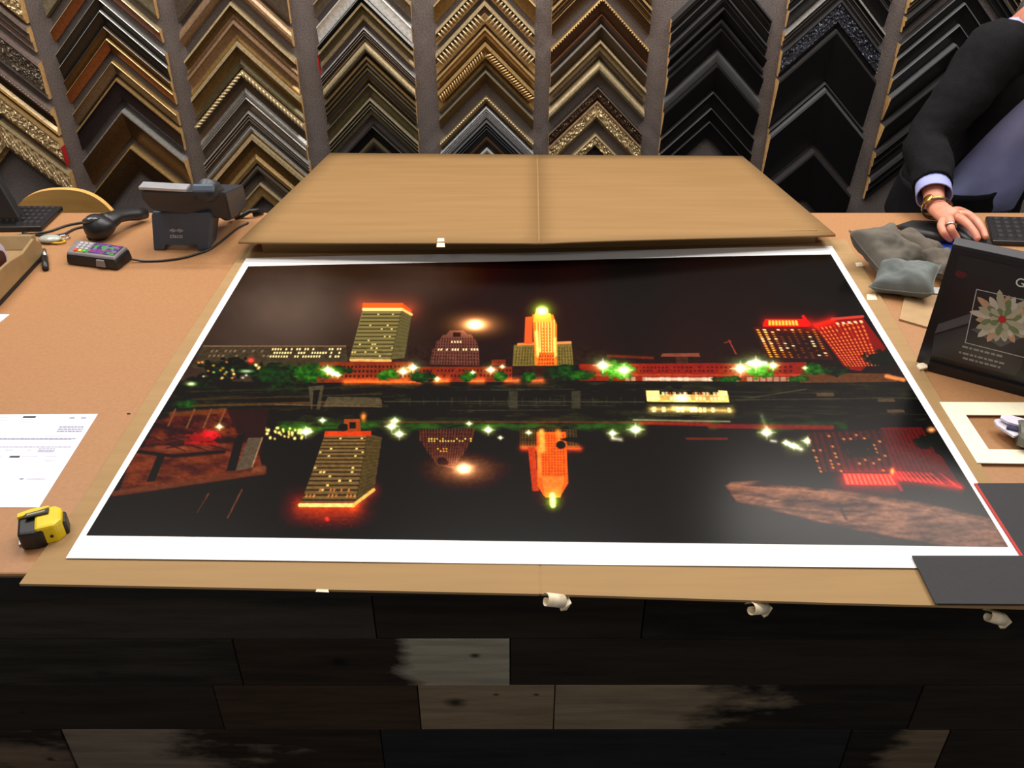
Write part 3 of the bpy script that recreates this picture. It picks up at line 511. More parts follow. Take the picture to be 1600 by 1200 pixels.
def sample(ci, k, z0, T, style, cc, desc, orn=None, dscale=1.0):
    x0, x1 = cols[ci]; cx = (x0 + x1)/2;   w_ = (x1 - x0)/2 - random.uniform(0, .004)
    t = thing('frame_corner_sample', f'{desc} frame corner, {ORD[k]} from top in {ORD[ci]} wall column from left', 'frame sample', (cx, WY, z0), f'frame corner samples in the {ORD[ci]} wall column')
    ms = [FO[c] for c in cc] + [M_raw]; P = prof(style, T); legs = []
    for s in (-1, 1):
        b = B(); n = len(P)
        if style == 'orn' or orn == 'rough':
            pass
        vin = [(cx, WY - d*dscale, z0 - v*T) for v, d, c in P]; vout = [(cx + s*w_, WY - d*dscale, z0 - w_ - v*T) for v, d, c in P]
        b.v = [Vector(p) for p in vin + vout]
        for i in range(n-1):
            f = (i, i+1, n+i+1, n+i) if s > 0 else (i, n+i, n+i+1, i+1)
            b.f.append(f); b.m.append(P[i][2])
        cap = tuple(range(n, 2*n)) if s > 0 else tuple(range(2*n-1, n-1, -1)); b.f.append(cap); b.m.append(3)
        leg = b.build('moulding_leg', ms, t); legs.append(leg)
        L = w_*math.sqrt(2); u = Vector((s, 0, -1))/math.sqrt(2); nv = Vector((0, 0, -1))
        def at(a, v, d): return Vector((cx + s*w_*a, WY - d*dscale, z0 - w_*a - v*T))
        if orn == 'rope':
            b = B(); N = int(L/.013); R_ = Matrix.Rotation(-s*math.radians(45), 3, 'Y')
            for i in range(N):
                R2 = Matrix.Rotation(-s*math.radians(45) + math.radians(32), 3, 'Y'); b.ell(at((i+.5)/N, .10, .034), (.0052, .007, .0115), R2, 8, 5)
            b.build('rope_beading', FO['palegold'], leg, smooth=True)
        if orn == 'twist':
            b = B(); N = int(L/.009)
            for i in range(N):
                R2 = Matrix.Rotation(s*math.radians(45) + math.radians(25)*1, 3, 'Y'); (b.ell(at((i+.5)/N, .42, .030), (.0042, .009, T*.19), R2, 6, 4) if .02 < i/N < .95 else None)
            b.build('rope_twist', ms[0], leg, smooth=True)
        if orn == 'ribs':
            b = B(); N = int(L/.0125); R2 = Matrix.Rotation(s*math.radians(45), 3, 'Y')
            for i in range(N):
                if i < 1 or i > N - 2: continue
                b.ell(at((i+.5)/N, .52, .026), (.0040, .011, T*.27), R2, 8, 5)
            b.build('ribbing', ms[0], leg, smooth=True)
        if orn == 'bead':
            b = B(); N = int(L/.009)
            for i in range(N): b.ell(at((i+.5)/N, .12, .032), (.0036, .006, .0036), None, 6, 4)
            b.build('bead_row', ms[0], leg, smooth=True)
        if orn in ('carve', 'scroll', 'sparkle'):
            b = B(); R_n = max(6, int(T/.004)); C_n = int(L/.004); seed = random.random()*50; amp = .012 if orn != 'sparkle' else .010
            rowsO = []
            for i in range(R_n+1):
                v = .14 + .70*i/R_n; rr = []
                for j in range(C_n+1):
                    a = j/C_n; p = at(a, v, .024); q = Vector((a*L*110 + seed, v*T*110, s*7.7))
                    if orn == 'scroll':
                        ph = a*L/.03*2*math.pi; e = math.sin(ph + 3*math.sin(v*6))*math.cos((v-.5)*9 + math.cos(ph)*1.4)*.5 + .5
                    else: e = abs(mnoise.noise(q))*1.6 + .6*abs(mnoise.noise(q*2.1))
                    edge = min(i, R_n - i, 1)
                    rr.append(p + Vector((0, -amp*e*edge, 0)))
                rowsO.append(rr if s > 0 else rr[::-1])
            b.grid(rowsO[::-1]).build('carved_relief', ms[1], leg, smooth=False)
def apexcol(ci, data, prev_z=None):
    for k, d in enumerate(data):
        kind, ya, yb, style, cc, desc = d[:6]; orn = d[6] if len(d) > 6 else None
        x0, x1 = cols[ci]; w_ = (x1 - x0)/2
        Yf = PR
        za, zb = W(800, ya, Yf).z, W(800, yb, Yf).z
        if kind == 'R' or kind == 'L': za += w_; zb += w_
        T = max(.012, za - zb)
        if k + 1 < len(data):
            zn = W(800, data[k+1][1], Yf).z + (w_ if data[k+1][0] != 'A' else 0); T = min(T, za - zn - .0015)
        if T < .01: raise SystemExit(f'thin sample {ci} {k} {T}')
        sample(ci, k, za, T, style, cc, desc, orn)
q4 = lambda *a: [x/4 for x in a]
# heights read in quarter pixels
def C_(kind, a, b_, *r): return (kind, a/4, b_/4, *r)
apexcol(0, [C_('R', 10, 160, 'orn', ('palegold', 'palegold', 'gold'), 'pale gold leafy carved', 'carve'), C_('R', 185, 345, 'step', ('pinksilver', 'greybrown', 'pinksilver'), 'distressed pinkish silver stepped'),
            C_('R', 400, 630, 'orn', ('pinksilver', 'greybrown', 'silver'), 'weathered silver pitted', 'sparkle'), C_('R', 690, 860, 'cove', ('pinksilver', 'brown', 'palegold'), 'silver and dark brown scooped', 'bead'),
            C_('R', 885, 1035, 'orn', ('gold', 'palegold', 'gold'), 'heavy gold leaf carved', 'carve'), C_('R', 1085, 1260, 'orn', ('palegold', 'palegold', 'gold'), 'ornate gold scroll carved', 'scroll')])
apexcol(1, [C_('R', -20, 130, 'flat', ('beige', 'beige', 'darkolive'), 'wide flat beige'), C_('R', 205, 285, 'edge', ('palegold', 'copper', 'copper'), 'copper with pale edge'),
            C_('A', -20, 62, 'edge', ('silver', 'charcoal', 'charcoal'), 'dark charcoal silver edged'), C_('A', 65, 165, 'edge', ('silver', 'charcoal', 'darkolive'), 'deep charcoal thin silver edged'),
            C_('A', 168, 240, 'edge', ('greybrown', 'bronze', 'bronze'), 'brown bronze plain'), C_('A', 242, 322, 'edge', ('gold', 'copper', 'copper'), 'bright copper gilt edged'),
            C_('A', 385, 470, 'edge', ('gold', 'greybrown', 'greybrown'), 'grey brown gilt edged'), C_('A', 492, 630, 'flat', ('gold', 'plum', 'plum'), 'wide plum black gilt edged'),
            C_('A', 685, 865, 'slope', ('silver', 'bronze', 'bronze'), 'widest brown bronze'), C_('A', 910, 1075, 'slope', ('gold', 'bronze', 'bronze'), 'low bronze gilt edged')])
apexcol(2, [C_('R', -40, 165, 'flat', ('silver', 'greybrown', 'greybrown'), 'wide flat grey'), C_('R', 200, 310, 'round', ('champagne', 'champagne', 'champagne'), 'rounded champagne'),
            C_('A', 12, 122, 'cove', ('palegold', 'darkgold', 'champagne'), 'bronze gold bright edged'), C_('A', 125, 255, 'cove', ('champagne', 'champagne', 'gold'), 'champagne scooped'),
            C_('A', 258, 425, 'cove', ('palegold', 'darkgold', 'olive'), 'yellow gold olive lined'), C_('A', 440, 605, 'cove', ('palegold', 'greybrown', 'silver'), 'grey brown rope edged', 'rope'),
            C_('A', 610, 694, 'edge', ('silver', 'greybrown', 'greybrown'), 'grey brown silver line'), C_('A', 696, 790, 'ridge', ('silver', 'greybrown', 'charcoal'), 'ridged grey brown'),
            C_('A', 792, 838, 'thin', ('silver', 'greybrown', 'greybrown'), 'thin silver'), C_('A', 840, 1025, 'cove', ('palegold', 'darkgold', 'gold'), 'wide dark gold bright edged'),
            C_('A', 1040, 1090, 'thin', ('greybrown', 'charcoal', 'charcoal'), 'small dark brown'), C_('A', 1150, 1240, 'flat', ('palegold', 'gold', 'gold'), 'small pale gold')])
apexcol(3, [C_('L', -150, -30, 'flat', ('palegold', 'champagne', 'champagne'), 'cream and champagne'), C_('L', 30, 130, 'flat', ('palegold', 'greybrown', 'greybrown'), 'greyish tan flat'),
            C_('L', 178, 285, 'edge', ('white', 'white', 'charcoal'), 'bright white lipped'), C_('L', 292, 400, 'slope', ('brightsilver', 'slate', 'slate'), 'dark slate blue'),
            C_('A', 12, 125, 'cove', ('palegold', 'olive', 'palegold'), 'pale gold distressed'), C_('A', 172, 255, 'ridge', ('silver', 'brown', 'charcoal'), 'dark brown silver ridged'),
            C_('A', 258, 340, 'round', ('palegold', 'beige', 'olive'), 'pale silver gold rounded'), C_('A', 352, 500, 'ridge', ('darkgold', 'darkolive', 'charcoal'), 'wide dark olive gilt lined'),
            C_('A', 525, 612, 'edge', ('olive', 'olive', 'darkolive'), 'flat dark olive'), C_('A', 614, 722, 'ridge', ('beige', 'darkolive', 'olive'), 'olive silver lined ridged'),
            C_('A', 790, 860, 'edge', ('charcoal', 'black', 'black'), 'plain near black'), C_('A', 865, 930, 'thin', ('olive', 'darkolive', 'darkolive'), 'small olive')])
apexcol(4, [C_('L', 40, 155, 'edge', ('gold', 'darkgold', 'brown'), 'dark gold bright edged'), C_('L', 205, 300, 'step', ('palegold', 'bronze', 'champagne'), 'finely ribbed champagne', 'ribs'),
            C_('A', 5, 155, 'step', ('palegold', 'bronze', 'palegold'), 'boldly ribbed cream gold', 'ribs'), C_('A', 170, 255, 'cove', ('gold', 'gold', 'darkgold'), 'plain yellow gold'),
            C_('A', 262, 412, 'cove', ('gold', 'gold', 'darkgold'), 'gold rope twist', 'twist'), C_('A', 442, 522, 'slope', ('beige', 'darkgold', 'darkgold'), 'flat old gold'),
            C_('A', 605, 650, 'thin', ('palegold', 'darkgold', 'darkgold'), 'thin gold beaded', 'bead'), C_('A', 668, 745, 'ridge', ('brightsilver', 'brightsilver', 'silver'), 'bright silver reeded'),
            C_('A', 752, 850, 'ridge', ('midgrey', 'black', 'black'), 'black silver lined'), C_('A', 855, 915, 'thin', ('brown', 'charcoal', 'charcoal'), 'small dark brown'), C_('A', 926, 975, 'thin', ('white', 'silver', 'charcoal'), 'tiny white and silver')])
apexcol(5, [C_('L', -40, 50, 'cove', ('gold', 'brown', 'bronze'), 'brown gold lined scooped'), C_('L', 60, 150, 'step', ('gold', 'brown', 'brown'), 'brown gilt stepped'), C_('L', 155, 235, 'edge', ('darkgold', 'brown', 'brown'), 'plain brown thin edged'),
            C_('A', -15, 88, 'edge', ('gold', 'brown', 'brown'), 'brown gold beaded', 'bead'), C_('A', 90, 152, 'edge', ('copper', 'brown', 'brown'), 'dark reddish brown'), C_('A', 154, 246, 'slope', ('silver', 'greybrown', 'greybrown'), 'flat pewter grey'),
            C_('A', 250, 352, 'cove', ('palegold', 'beige', 'greybrown'), 'speckled pewter bright lipped'), C_('A', 380, 472, 'round', ('palegold', 'beige', 'beige'), 'speckled pale gold'), C_('A', 545, 622, 'orn', ('greybrown', 'brown', 'greybrown'), 'brown fine carved', 'sparkle'),
            C_('A', 630, 755, 'orn', ('champagne', 'palegold', 'gold'), 'sparkling gold carved', 'sparkle'), C_('A', 840, 925, 'orn', ('palegold', 'palegold', 'darkgold'), 'small gold carved', 'carve')])
def D_(kind, a, b_, *r): return (kind, a/3.53, b_/3.53, *r)
apexcol(6, [D_('A', -190, -110, 'step', ('blackedge', 'black', 'black'), 'stepped black'), D_('A', -105, -40, 'edge', ('blackedge', 'softblack', 'black'), 'thin edged black'), D_('A', -36, 36, 'step', ('blackedge', 'softblack', 'softblack'), 'soft black stepped'),
            D_('A', 40, 104, 'slope', ('blackedge', 'softblack', 'softblack'), 'sloping soft black'), D_('A', 108, 150, 'thin', ('blackedge', 'softblack', 'black'), 'narrow soft black'), D_('A', 155, 270, 'slope', ('softblack', 'black', 'black'), 'deep black'),
            D_('A', 283, 348, 'thin', ('midgrey', 'midgrey', 'black'), 'grey lipped'), D_('A', 352, 500, 'slope', ('softblack', 'black', 'black'), 'wide plain black'), D_('A', 508, 592, 'edge', ('blackedge', 'black', 'black'), 'faintly lined black'),
            D_('A', 598, 665, 'edge', ('blackedge', 'black', 'black'), 'smaller lined black'), D_('A', 670, 760, 'edge', ('softblack', 'black', 'black'), 'lowest small black')])
apexcol(7, [D_('L', -30, 60, 'step', ('midgrey', 'black', 'softblack'), 'black silver stepped'), D_('L', 70, 165, 'edge', ('blackedge', 'black', 'black'), 'plain satin black'), D_('L', 185, 262, 'step', ('silver', 'black', 'blackedge'), 'black with silver textured edge'),
            D_('A', -5, 150, 'orn', ('blackedge', 'slate', 'softblack'), 'crackled grey black', 'sparkle'), D_('A', 160, 450, 'slope', ('blackedge', 'black', 'black'), 'widest glossy black'), D_('A', 458, 482, 'thin', ('blackedge', 'black', 'black'), 'narrow black'),
            D_('A', 485, 800, 'slope', ('midgrey', 'black', 'black'), 'wide black silver edged'), D_('A', 830, 1100, 'slope', ('blackedge', 'black', 'black'), 'wide dull black')])
def E_(kind, a, b_, *r): return (kind, a/3, b_/3, *r)
apexcol(8, [E_('L', 0, 75, 'step', ('palegold', 'black', 'softblack'), 'black gold lipped'), E_('L', 85, 160, 'step', ('blackedge', 'black', 'softblack'), 'black double stepped'), E_('A', -60, 10, 'edge', ('blackedge', 'black', 'black'), 'plain edged black'), E_('A', 14, 112, 'edge', ('midgrey', 'black', 'black'), 'black grey rimmed'),
            E_('A', 116, 200, 'edge', ('midgrey', 'black', 'black'), 'second grey rimmed black'), E_('A', 205, 330, 'slope', ('midgrey', 'softblack', 'softblack'), 'broad soft black'), E_('A', 345, 470, 'slope', ('blackedge', 'black', 'black'), 'broad dull black'),
            E_('A', 480, 600, 'step', ('blackedge', 'black', 'black'), 'black ridged'), E_('A', 610, 720, 'step', ('blackedge', 'softblack', 'black'), 'lowest ridged black')])
apexcol(9, [E_('A', -80, 60, 'slope', ('blackedge', 'black', 'black'), 'broad black'), E_('A', 80, 200, 'edge', ('blackedge', 'black', 'black'), 'black thin rimmed')])
# red stickers on two sample ends
for (x, y0, y1, ci, side) in ((96, 228, 258, 0, 1), (503, 86, 116, 3, -1)):
    X_ = cols[ci][1] + .001 if side > 0 else cols[ci][0] - .001
    p = W(x, (y0+y1)/2, WY - .02); tag(B().box((X_ + side*.001, WY - .02, p.z), (.002, .024, abs(W(x, y0, WY-.02).z - W(x, y1, WY-.02).z))).build('price_sticker', M_red), ('red sticker on the ' + ('gold carved sample end at far left' if ci == 0 else 'white and slate sample ends, third strip')), 'sticker')

# ---------------------------------------------------------------- things on the left of the counter
# wooden chair behind the counter
ch = thing('wooden_chair', 'pale wooden chair with rounded back behind the left counter end', 'chair', (W(95, 330, 2.3).x, 2.4, 0))
cxx = ch.location.x; M_birch = mat('birch_wood', rgb(222, 172, 98), .5, col2=rgb(206, 154, 84), scale=8, stretch=(1, 1, 8))
zt = W(95, 303, 2.3).z; b = B(); R_ = []
for i in range(25):
    u = -1 + 2*i/24; h = math.sqrt(max(0, 1 - abs(u)**2.6)); x = cxx + u*.155
    y = 2.3 + .03*(1-u*u); R_.append([Vector((x, y, zt - .13 - .005)), Vector((x, y, zt - .13 + .13*h)), Vector((x, y + .016, zt - .13 + .13*h)), Vector((x, y + .016, zt - .135))])
b.grid(R_, close_u=True).build('backrest', M_birch, ch, smooth=False)
for s in (-1, 1):
    B().tube([(cxx + s*.13, 2.318, zt - .11), (cxx + s*.15, 2.30, .55)], .013).build('back_post', M_birch, ch, smooth=True)
B().prism([(cxx-.19, 2.28), (cxx+.19, 2.28), (cxx+.2, 2.66), (cxx-.2, 2.66)], .53, .56).build('seat', M_birch, ch, bevel=.008)
for s in (-1, 1):
    for yy in (2.31, 2.62): B().tube([(cxx + s*.16, yy, .53), (cxx + s*.18, yy + (.02 if yy > 2.5 else -.02), 0)], .015).build('leg', M_birch, ch, smooth=True)

# monitor corner and keyboard at the far left
mo = thing('monitor', 'black monitor screen leaning at the left edge beside the keyboard', 'monitor', G(-60, 350))
a0, a1 = G(31, 343, .024), G(-420, 347, .024); up = Vector((-.115, .06, .30))
q = [a0, a1, a1 + up, a0 + up]; th = Vector((0, .022, .004))
B().hexa([q[1], q[0], q[0] + th, q[1] + th], [q[2], q[3], q[3] + th, q[2] + th]).build('screen_housing', M_blackm, mo, bevel=.003)
mid = a0.lerp(a1, .62)
B().box((mid.x, mid.y + .03, CT + .005), (.22, .13, .009)).build('stand_foot', M_black, mo, bevel=.003)
B().box((mid.x, mid.y + .05, CT + .06), (.05, .02, .11)).build('stand_neck', M_black, mo, bevel=.003)
def keyboard(name, label, q, z, group=None, nx=16, ny=5):
    kb = thing(name, label, 'keyboard', q[0]); h = .012
    lo = [Vector((p.x, p.y, CT + .0005)) for p in q]; hi = [Vector((p.x, p.y, CT + h)) for p in q]
    B().hexa(lo, hi).build('case', M_black, kb, bevel=.003)
    b = B()
    for i in range(nx):
        for j in range(ny):
            if j == 0 and nx*.3 < i < nx*.6 and i != int(nx*.3) + 1: continue
            u0, v0 = (i + .12)/nx*.94 + .03, (j + .12)/ny*.86 + .07; u1, v1 = (i + .86)/nx*.94 + .03, (j + .86)/ny*.86 + .07
            f = lambda u, v, zz: Vector((*(((q[0]*(1-u) + q[1]*u)*(1-v) + (q[3]*(1-u) + q[2]*u)*v)[:2]), CT + zz))
            e = .12; b.hexa([f(u0, v0, h), f(u1, v0, h), f(u1, v1, h), f(u0, v1, h)], [f(u0 + e/nx, v0 + e/ny, h+.005), f(u1 - e/nx, v0 + e/ny, h+.005), f(u1 - e/nx, v1 - e/ny, h+.005), f(u0 + e/nx, v1 - e/ny, h+.005)])
    o = b.build('keys', mat('dark_keycaps', rgb(44, 42, 44), .5), kb); o['kind'] = 'stuff'
    return kb
keyboard('keyboard', 'black keyboard beside the cables at the left counter end', [G(-60, 364), G(66, 362), G(100, 329), G(-20, 328)], .012, nx=12)

# cables
def cable(label, pts, r=.0025, z=.003, name='cable', col=None):
    P_ = [G(x, y, zz if zz is not None else z) for x, y, *q_ in pts for zz in [q_[0] if q_ else None]]
    # smooth by Catmull-Rom
    out = []
    for i in range(len(P_)-1):
        p0, p1, p2, p3 = P_[max(i-1, 0)], P_[i], P_[i+1], P_[min(i+2, len(P_)-1)]
        for k_ in range(6):
            t = k_/6; out.append(.5*((2*p1) + (p2-p0)*t + (2*p0-5*p1+4*p2-p3)*t*t + (3*p1-p0-3*p2+p3)*t**3))
    out.append(P_[-1]); o = B().tube(out, r, 7).build(name, col or M_black, smooth=True)
    return tag(o, label, 'cable')
cable('black cable from the handheld scanner to the keyboard side, upper one', [(132, 347), (105, 352), (75, 362), (45, 366), (5, 370)])
cable('black cable looping beside the scanner head, lower one', [(138, 353), (118, 357), (98, 366), (70, 368), (35, 364)])
cable('thin black cable from card terminal under the desk phone', [(205, 405, .008), (225, 408), (255, 407), (285, 403), (310, 396), (330, 388), (352, 372), (372, 356), (388, 348)], .0022)

# colourful keyring trinket
kr = thing('keyring', 'clear and yellow trinket on a keyring beside the tape dispenser', 'keyring', G(84, 374))
B().ell(G(78, 373, .008), (.026, .016, .008)).build('clear_fob', mat('cloudy_plastic', rgb(170, 172, 160), .15, spec=.8), kr, smooth=True)
b = B(); c = G(90, 378, .003); b.tube([c + Vector((math.cos(a/10*math.pi)*.016, math.sin(a/10*math.pi)*.008, .001)) for a in range(21)], .0022, 6).build('yellow_ring', mat('yellow_plastic', rgb(215, 170, 30), .4), kr, smooth=True)
c = G(100, 371, .003); b = B(); b.tube([c + Vector((math.cos(a/10*math.pi)*.012, math.sin(a/10*math.pi)*.009, .001)) for a in range(21)], .0015, 6).build('wire_ring', M_chrome, kr, smooth=True)

# handheld scanner
sg = thing('barcode_scanner', 'black handheld barcode scanner lying on its side by the phone', 'scanner', G(160, 365))
hd = G(156, 354, .028)
R_ = Rz(.35)
b = B(); b.ell(hd, (.034, .030, .028), R_, 18, 12, lambda q: Vector((q.x, q.y, q.z*(1 - .25*q.x)))).build('head', M_black, sg, smooth=True)
b = B(); pts = [hd + Vector((.008, .008, .006)), G(172, 345, .034), G(184, 338, .036), G(198, 335, .030), G(214, 334, .024), G(228, 333, .018)]
b.tube(pts, [.022, .020, .0155, .0155, .0165, .013], 12, .8).build('handle', M_black, sg, smooth=True)
wn = hd + Vector((-.008, -.012, .020)); B().ell(wn, (.020, .014, .008), R_ @ Rx(-.5), 14, 8).build('scan_window', mat('smoked_glass', rgb(60, 62, 70), .08, spec=.9), sg, smooth=True)
B().tube([hd + Vector((-.014, 0, -.018)), hd + Vector((-.03, -.006, -.0245))], [.009, .006], 8).build('cable_collar', M_black, sg, smooth=True)

# desk phone seen from behind
ph = thing('desk_phone', 'dark grey desk phone on its stand with back turned to the print', 'phone', G(285, 388))
q0, q1 = G(240, 391, .0006), G(326, 392, .0006)           # front foot line
hx = (q1 - q0).normalized(); hy = Vector((-hx.y, hx.x, 0)); top0, top1 = W(236, 331, q0.y + .012), W(330, 333, q1.y + .012)
b = B(); t_ = hy*.008
def slab(pts, n_, th):      # polygon slab in 3D
    b = B(); v = [Vector(p) for p in pts]; k_ = len(v); b.v = v + [p + n_*th for p in v]
    b.f = [tuple(range(k_-1, -1, -1)), tuple(range(k_, 2*k_))] + [(i, (i+1) % k_, (i+1) % k_ + k_, i+k_) for i in range(k_)]; b.m = [0]*len(b.f)
    return b
F_ = lambda s, t: (q0*(1-s) + q1*s)*(1-t) + (top0*(1-s) + top1*s)*t
# panel split so that the arched notch stays a clean shape
lf = [F_(0, 0), F_(.20, 0), F_(.22, .14), F_(.78, .14), F_(.80, 0), F_(1, 0), F_(1.0, .9), F_(.97, 1), F_(.03, 1), F_(0, .9)]
slab(lf, hy, .012).build('stand', M_dgrey, ph, bevel=.002)
# side cheeks of the stand
for s_ in (0.0, 1.0):
    a = F_(s_, .02); c = F_(s_, .95); d_ = hx*(.006 if s_ == 0 else -.006); y_ = hy*.07
    B().hexa([a + hy*.01, a + hy*.01 + d_, a + y_*.8 + d_, a + y_*.8], [c + hy*.01, c + hy*.01 + d_, c + y_ + d_, c + y_]).build('stand_cheek', M_dgrey, ph)
# body: console slab tilted, its back towards us
bl_, br_ = W(216, 293, q0.y - .01), W(350, 296, q0.y - .01)
fwdv = Vector((0, 1, 0))
A0 = W(217, 296, q0.y - .035); A1 = W(300, 300, q0.y - .035)

body = [(W(216, 297, q0.y - .03)), (W(300, 303, q0.y - .02)), (W(345, 300, q0.y + .05)), (W(368, 332, q0.y + .12)), (W(365, 352, q0.y + .12)), (W(336, 350, q0.y + .05)), (W(320, 338, q0.y)), (W(236, 330, q0.y - .01)), (W(222, 312, q0.y - .02))]
zb = [p.z for p in body]
# console: lofted from a thin far/top rim to the thick rear hump
R_ = []
for (x0, y0, x1, y1, Y_, zz) in ((218, 298, 352, 300, -.035, 0), (222, 312, 356, 318, -.03, 0), (236, 329, 362, 344, -.012, 0)):
    R_.append((W(x0, y0, q0.y + Y_), W(x1, y1, q0.y + Y_ + .05)))
(b0, b1), (m0, m1), (l0, l1) = R_
bk = Vector((0, .15, -.02))
b = B(); ring1 = [b0, b1, m1, l1, l0, m0]
ring2 = [p + Vector((.012 if i in (0, 5, 4) else .0, .13, -.035 if i < 2 else -.02)) for i, p in enumerate(ring1)]
b.v = ring1 + ring2; k_ = 6; b.f = [(5, 4, 3, 2, 1, 0), (6, 7, 8, 9, 10, 11)] + [(i, (i+1) % 6, (i+1) % 6 + 6, i+6) for i in range(6)]; b.m = [0]*8
b.build('console', M_dgrey if False else mat('charcoal_plastic', rgb(46, 50, 58), .42), ph, bevel=.004)
e0, e1 = W(217, 296, q0.y - .037), W(291, 300, q0.y - .037)
b = B(); b.hexa([e0, e1, e1 + Vector((0, .03, 0)), e0 + Vector((0, .03, 0))], [e0 + Vector((0, 0, .005)), e1 + Vector((0, 0, .005)), e1 + Vector((0, .03, .005)), e0 + Vector((0, .03, .005))]).build('silver_trim', mat('silver_plastic', rgb(178, 180, 184), .3, .4), ph)
# handset: crosses over the top right, the ear end is a rounded block
hs = [W(318, 297, q0.y - .02), W(330, 299, q0.y + .02), W(345, 312, q0.y + .07), W(358, 330, q0.y + .12), W(368, 344, q0.y + .16)]
for p in hs: p.z = max(p.z, CT + .024)
b = B(); b.tube(hs, [.026, .025, .020, .024, .022], 14, .75).build('handset', mat('charcoal_plastic', rgb(46, 50, 58), .42), ph, smooth=True)
c = W(318, 294, q0.y - .035); B().box(c, (.043, .012, .016), Rx(-.4)).build('handset_cap', mat('blue_grey_plastic', rgb(92, 106, 124), .3), ph, bevel=.004)
cr = [W(368, 348, q0.y + .16), W(378, 338, q0.y + .17), W(390, 330, q0.y + .17), W(402, 328, q0.y + .18), W(410, 334, q0.y + .19), W(396, 342, q0.y + .18)]
for p in cr: p.z = max(p.z, CT + .006)
B().tube(cr, .005, 7).build('coiled_cord', M_black, ph, smooth=True)
# logo on the stand: bars over a word
yv = (F_(.5, 1) - F_(.5, 0)).normalized(); nn = hx.cross(yv).normalized(); lo_c = F_(.43, .42) - Vector(nn)*(-.0009)
nz = nn if nn.y < 0 else -nn
lo_c = F_(.42, .47) + nz*.0012; Mlogo = mat('logo_white', rgb(205, 210, 215), .5)
text_mesh('logo_word', 'cisco', .0135, frame4(lo_c - yv*.007, hx, yv, nz), Mlogo, ph)
b = B()
for i, h_ in enumerate((.003, .0055, .009, .0055, .003, .0055, .009, .0055, .003)):
    b.box(lo_c + hx*(i-4)*.0034 + yv*(.0035 + .0018), (.0014, .0006, h_))
b.build('logo_bars', Mlogo, ph)

# card terminal
ct = thing('card_terminal', 'grey card payment terminal with a colourful sticker screen beside the phone', 'card reader', G(150, 410))
tq = [G(104, 411, .004), G(184, 421, .004), G(208, 402, .004), G(122, 389, .004)]
f_ = lambda u, v, z: Vector((*(((tq[0]*(1-u) + tq[1]*u)*(1-v) + (tq[3]*(1-u) + tq[2]*u)*v)[:2]), CT + z))
B().hexa([f_(0, 0, .001), f_(1, 0, .001), f_(1, 1, .001), f_(0, 1, .001)], [f_(.02, .04, .022), f_(.98, .04, .022), f_(.98, .96, .024), f_(.02, .96, .024)]).build('base', M_black, ct, bevel=.004)
B().hexa([f_(.03, .05, .022), f_(.97, .05, .022), f_(.97, .95, .024), f_(.03, .95, .024)], [f_(.05, .1, .028), f_(.95, .1, .028), f_(.95, .9, .030), f_(.05, .9, .030)]).build('top_shell', mat('grey_shell', rgb(128, 122, 124), .35), ct, bevel=.002)
mp_ = bpy.data.materials.new('colourful_sticker'); mp_.use_nodes = True; nt = mp_.node_tree
vo = nt.nodes.new('ShaderNodeTexVoronoi'); vo.inputs['Scale'].default_value = 110; tc = nt.nodes.new('ShaderNodeTexCoord'); nt.links.new(tc.outputs['Object'], vo.inputs[0])
r = nt.nodes.new('ShaderNodeValToRGB'); sp = nt.nodes.new('ShaderNodeSeparateColor'); nt.links.new(vo.outputs['Color'], sp.inputs[0]); nt.links.new(sp.outputs[0], r.inputs[0]); r.color_ramp.interpolation = 'CONSTANT'
for i, c in enumerate([(70, 60, 90), (96, 60, 140), (60, 150, 60), (120, 110, 130), (70, 62, 110), (130, 60, 120)]):
    e = r.color_ramp.elements[i] if i < 2 else r.color_ramp.elements.new(i/6)
    e.position = i/6; e.color = rgb(*c)
nt.links.new(r.outputs[0], nt.nodes['Principled BSDF'].inputs['Base Color']); nt.nodes['Principled BSDF'].inputs['Roughness'].default_value = .25
B().hexa([f_(.42, .2, .0285), f_(.92, .2, .0285), f_(.92, .86, .030), f_(.42, .86, .030)], [f_(.42, .2, .0295), f_(.92, .2, .0295), f_(.92, .86, .031), f_(.42, .86, .031)]).build('screen', mp_, ct)
Mk = mat('pale_keys', rgb(170, 166, 172), .5)
for i in range(4):
    for j in range(3):
        u, v = .16 + j*.085, .16 + i*.17
        mk_ = Mk if i else [mat('red_key', rgb(225, 70, 40), .5), mat('yellow_key', rgb(225, 190, 40), .5), mat('green_key', rgb(70, 190, 50), .5)][j]
        B().hexa([f_(u, v, .028), f_(u+.06, v, .028), f_(u+.06, v+.11, .029), f_(u, v+.11, .029)], [f_(u, v, .0305), f_(u+.06, v, .0305), f_(u+.06, v+.11, .0315), f_(u, v+.11, .0315)]).build('key', mk_, ct)
B().hexa([f_(.60, -.04, .006), f_(.78, -.04, .006), f_(.78, .05, .006), f_(.60, .05, .006)], [f_(.62, -.02, .020), f_(.76, -.02, .020), f_(.76, .05, .020), f_(.62, .05, .020)]).build('card_slot', mat('grey_shell', rgb(128, 122, 124), .35), ct)

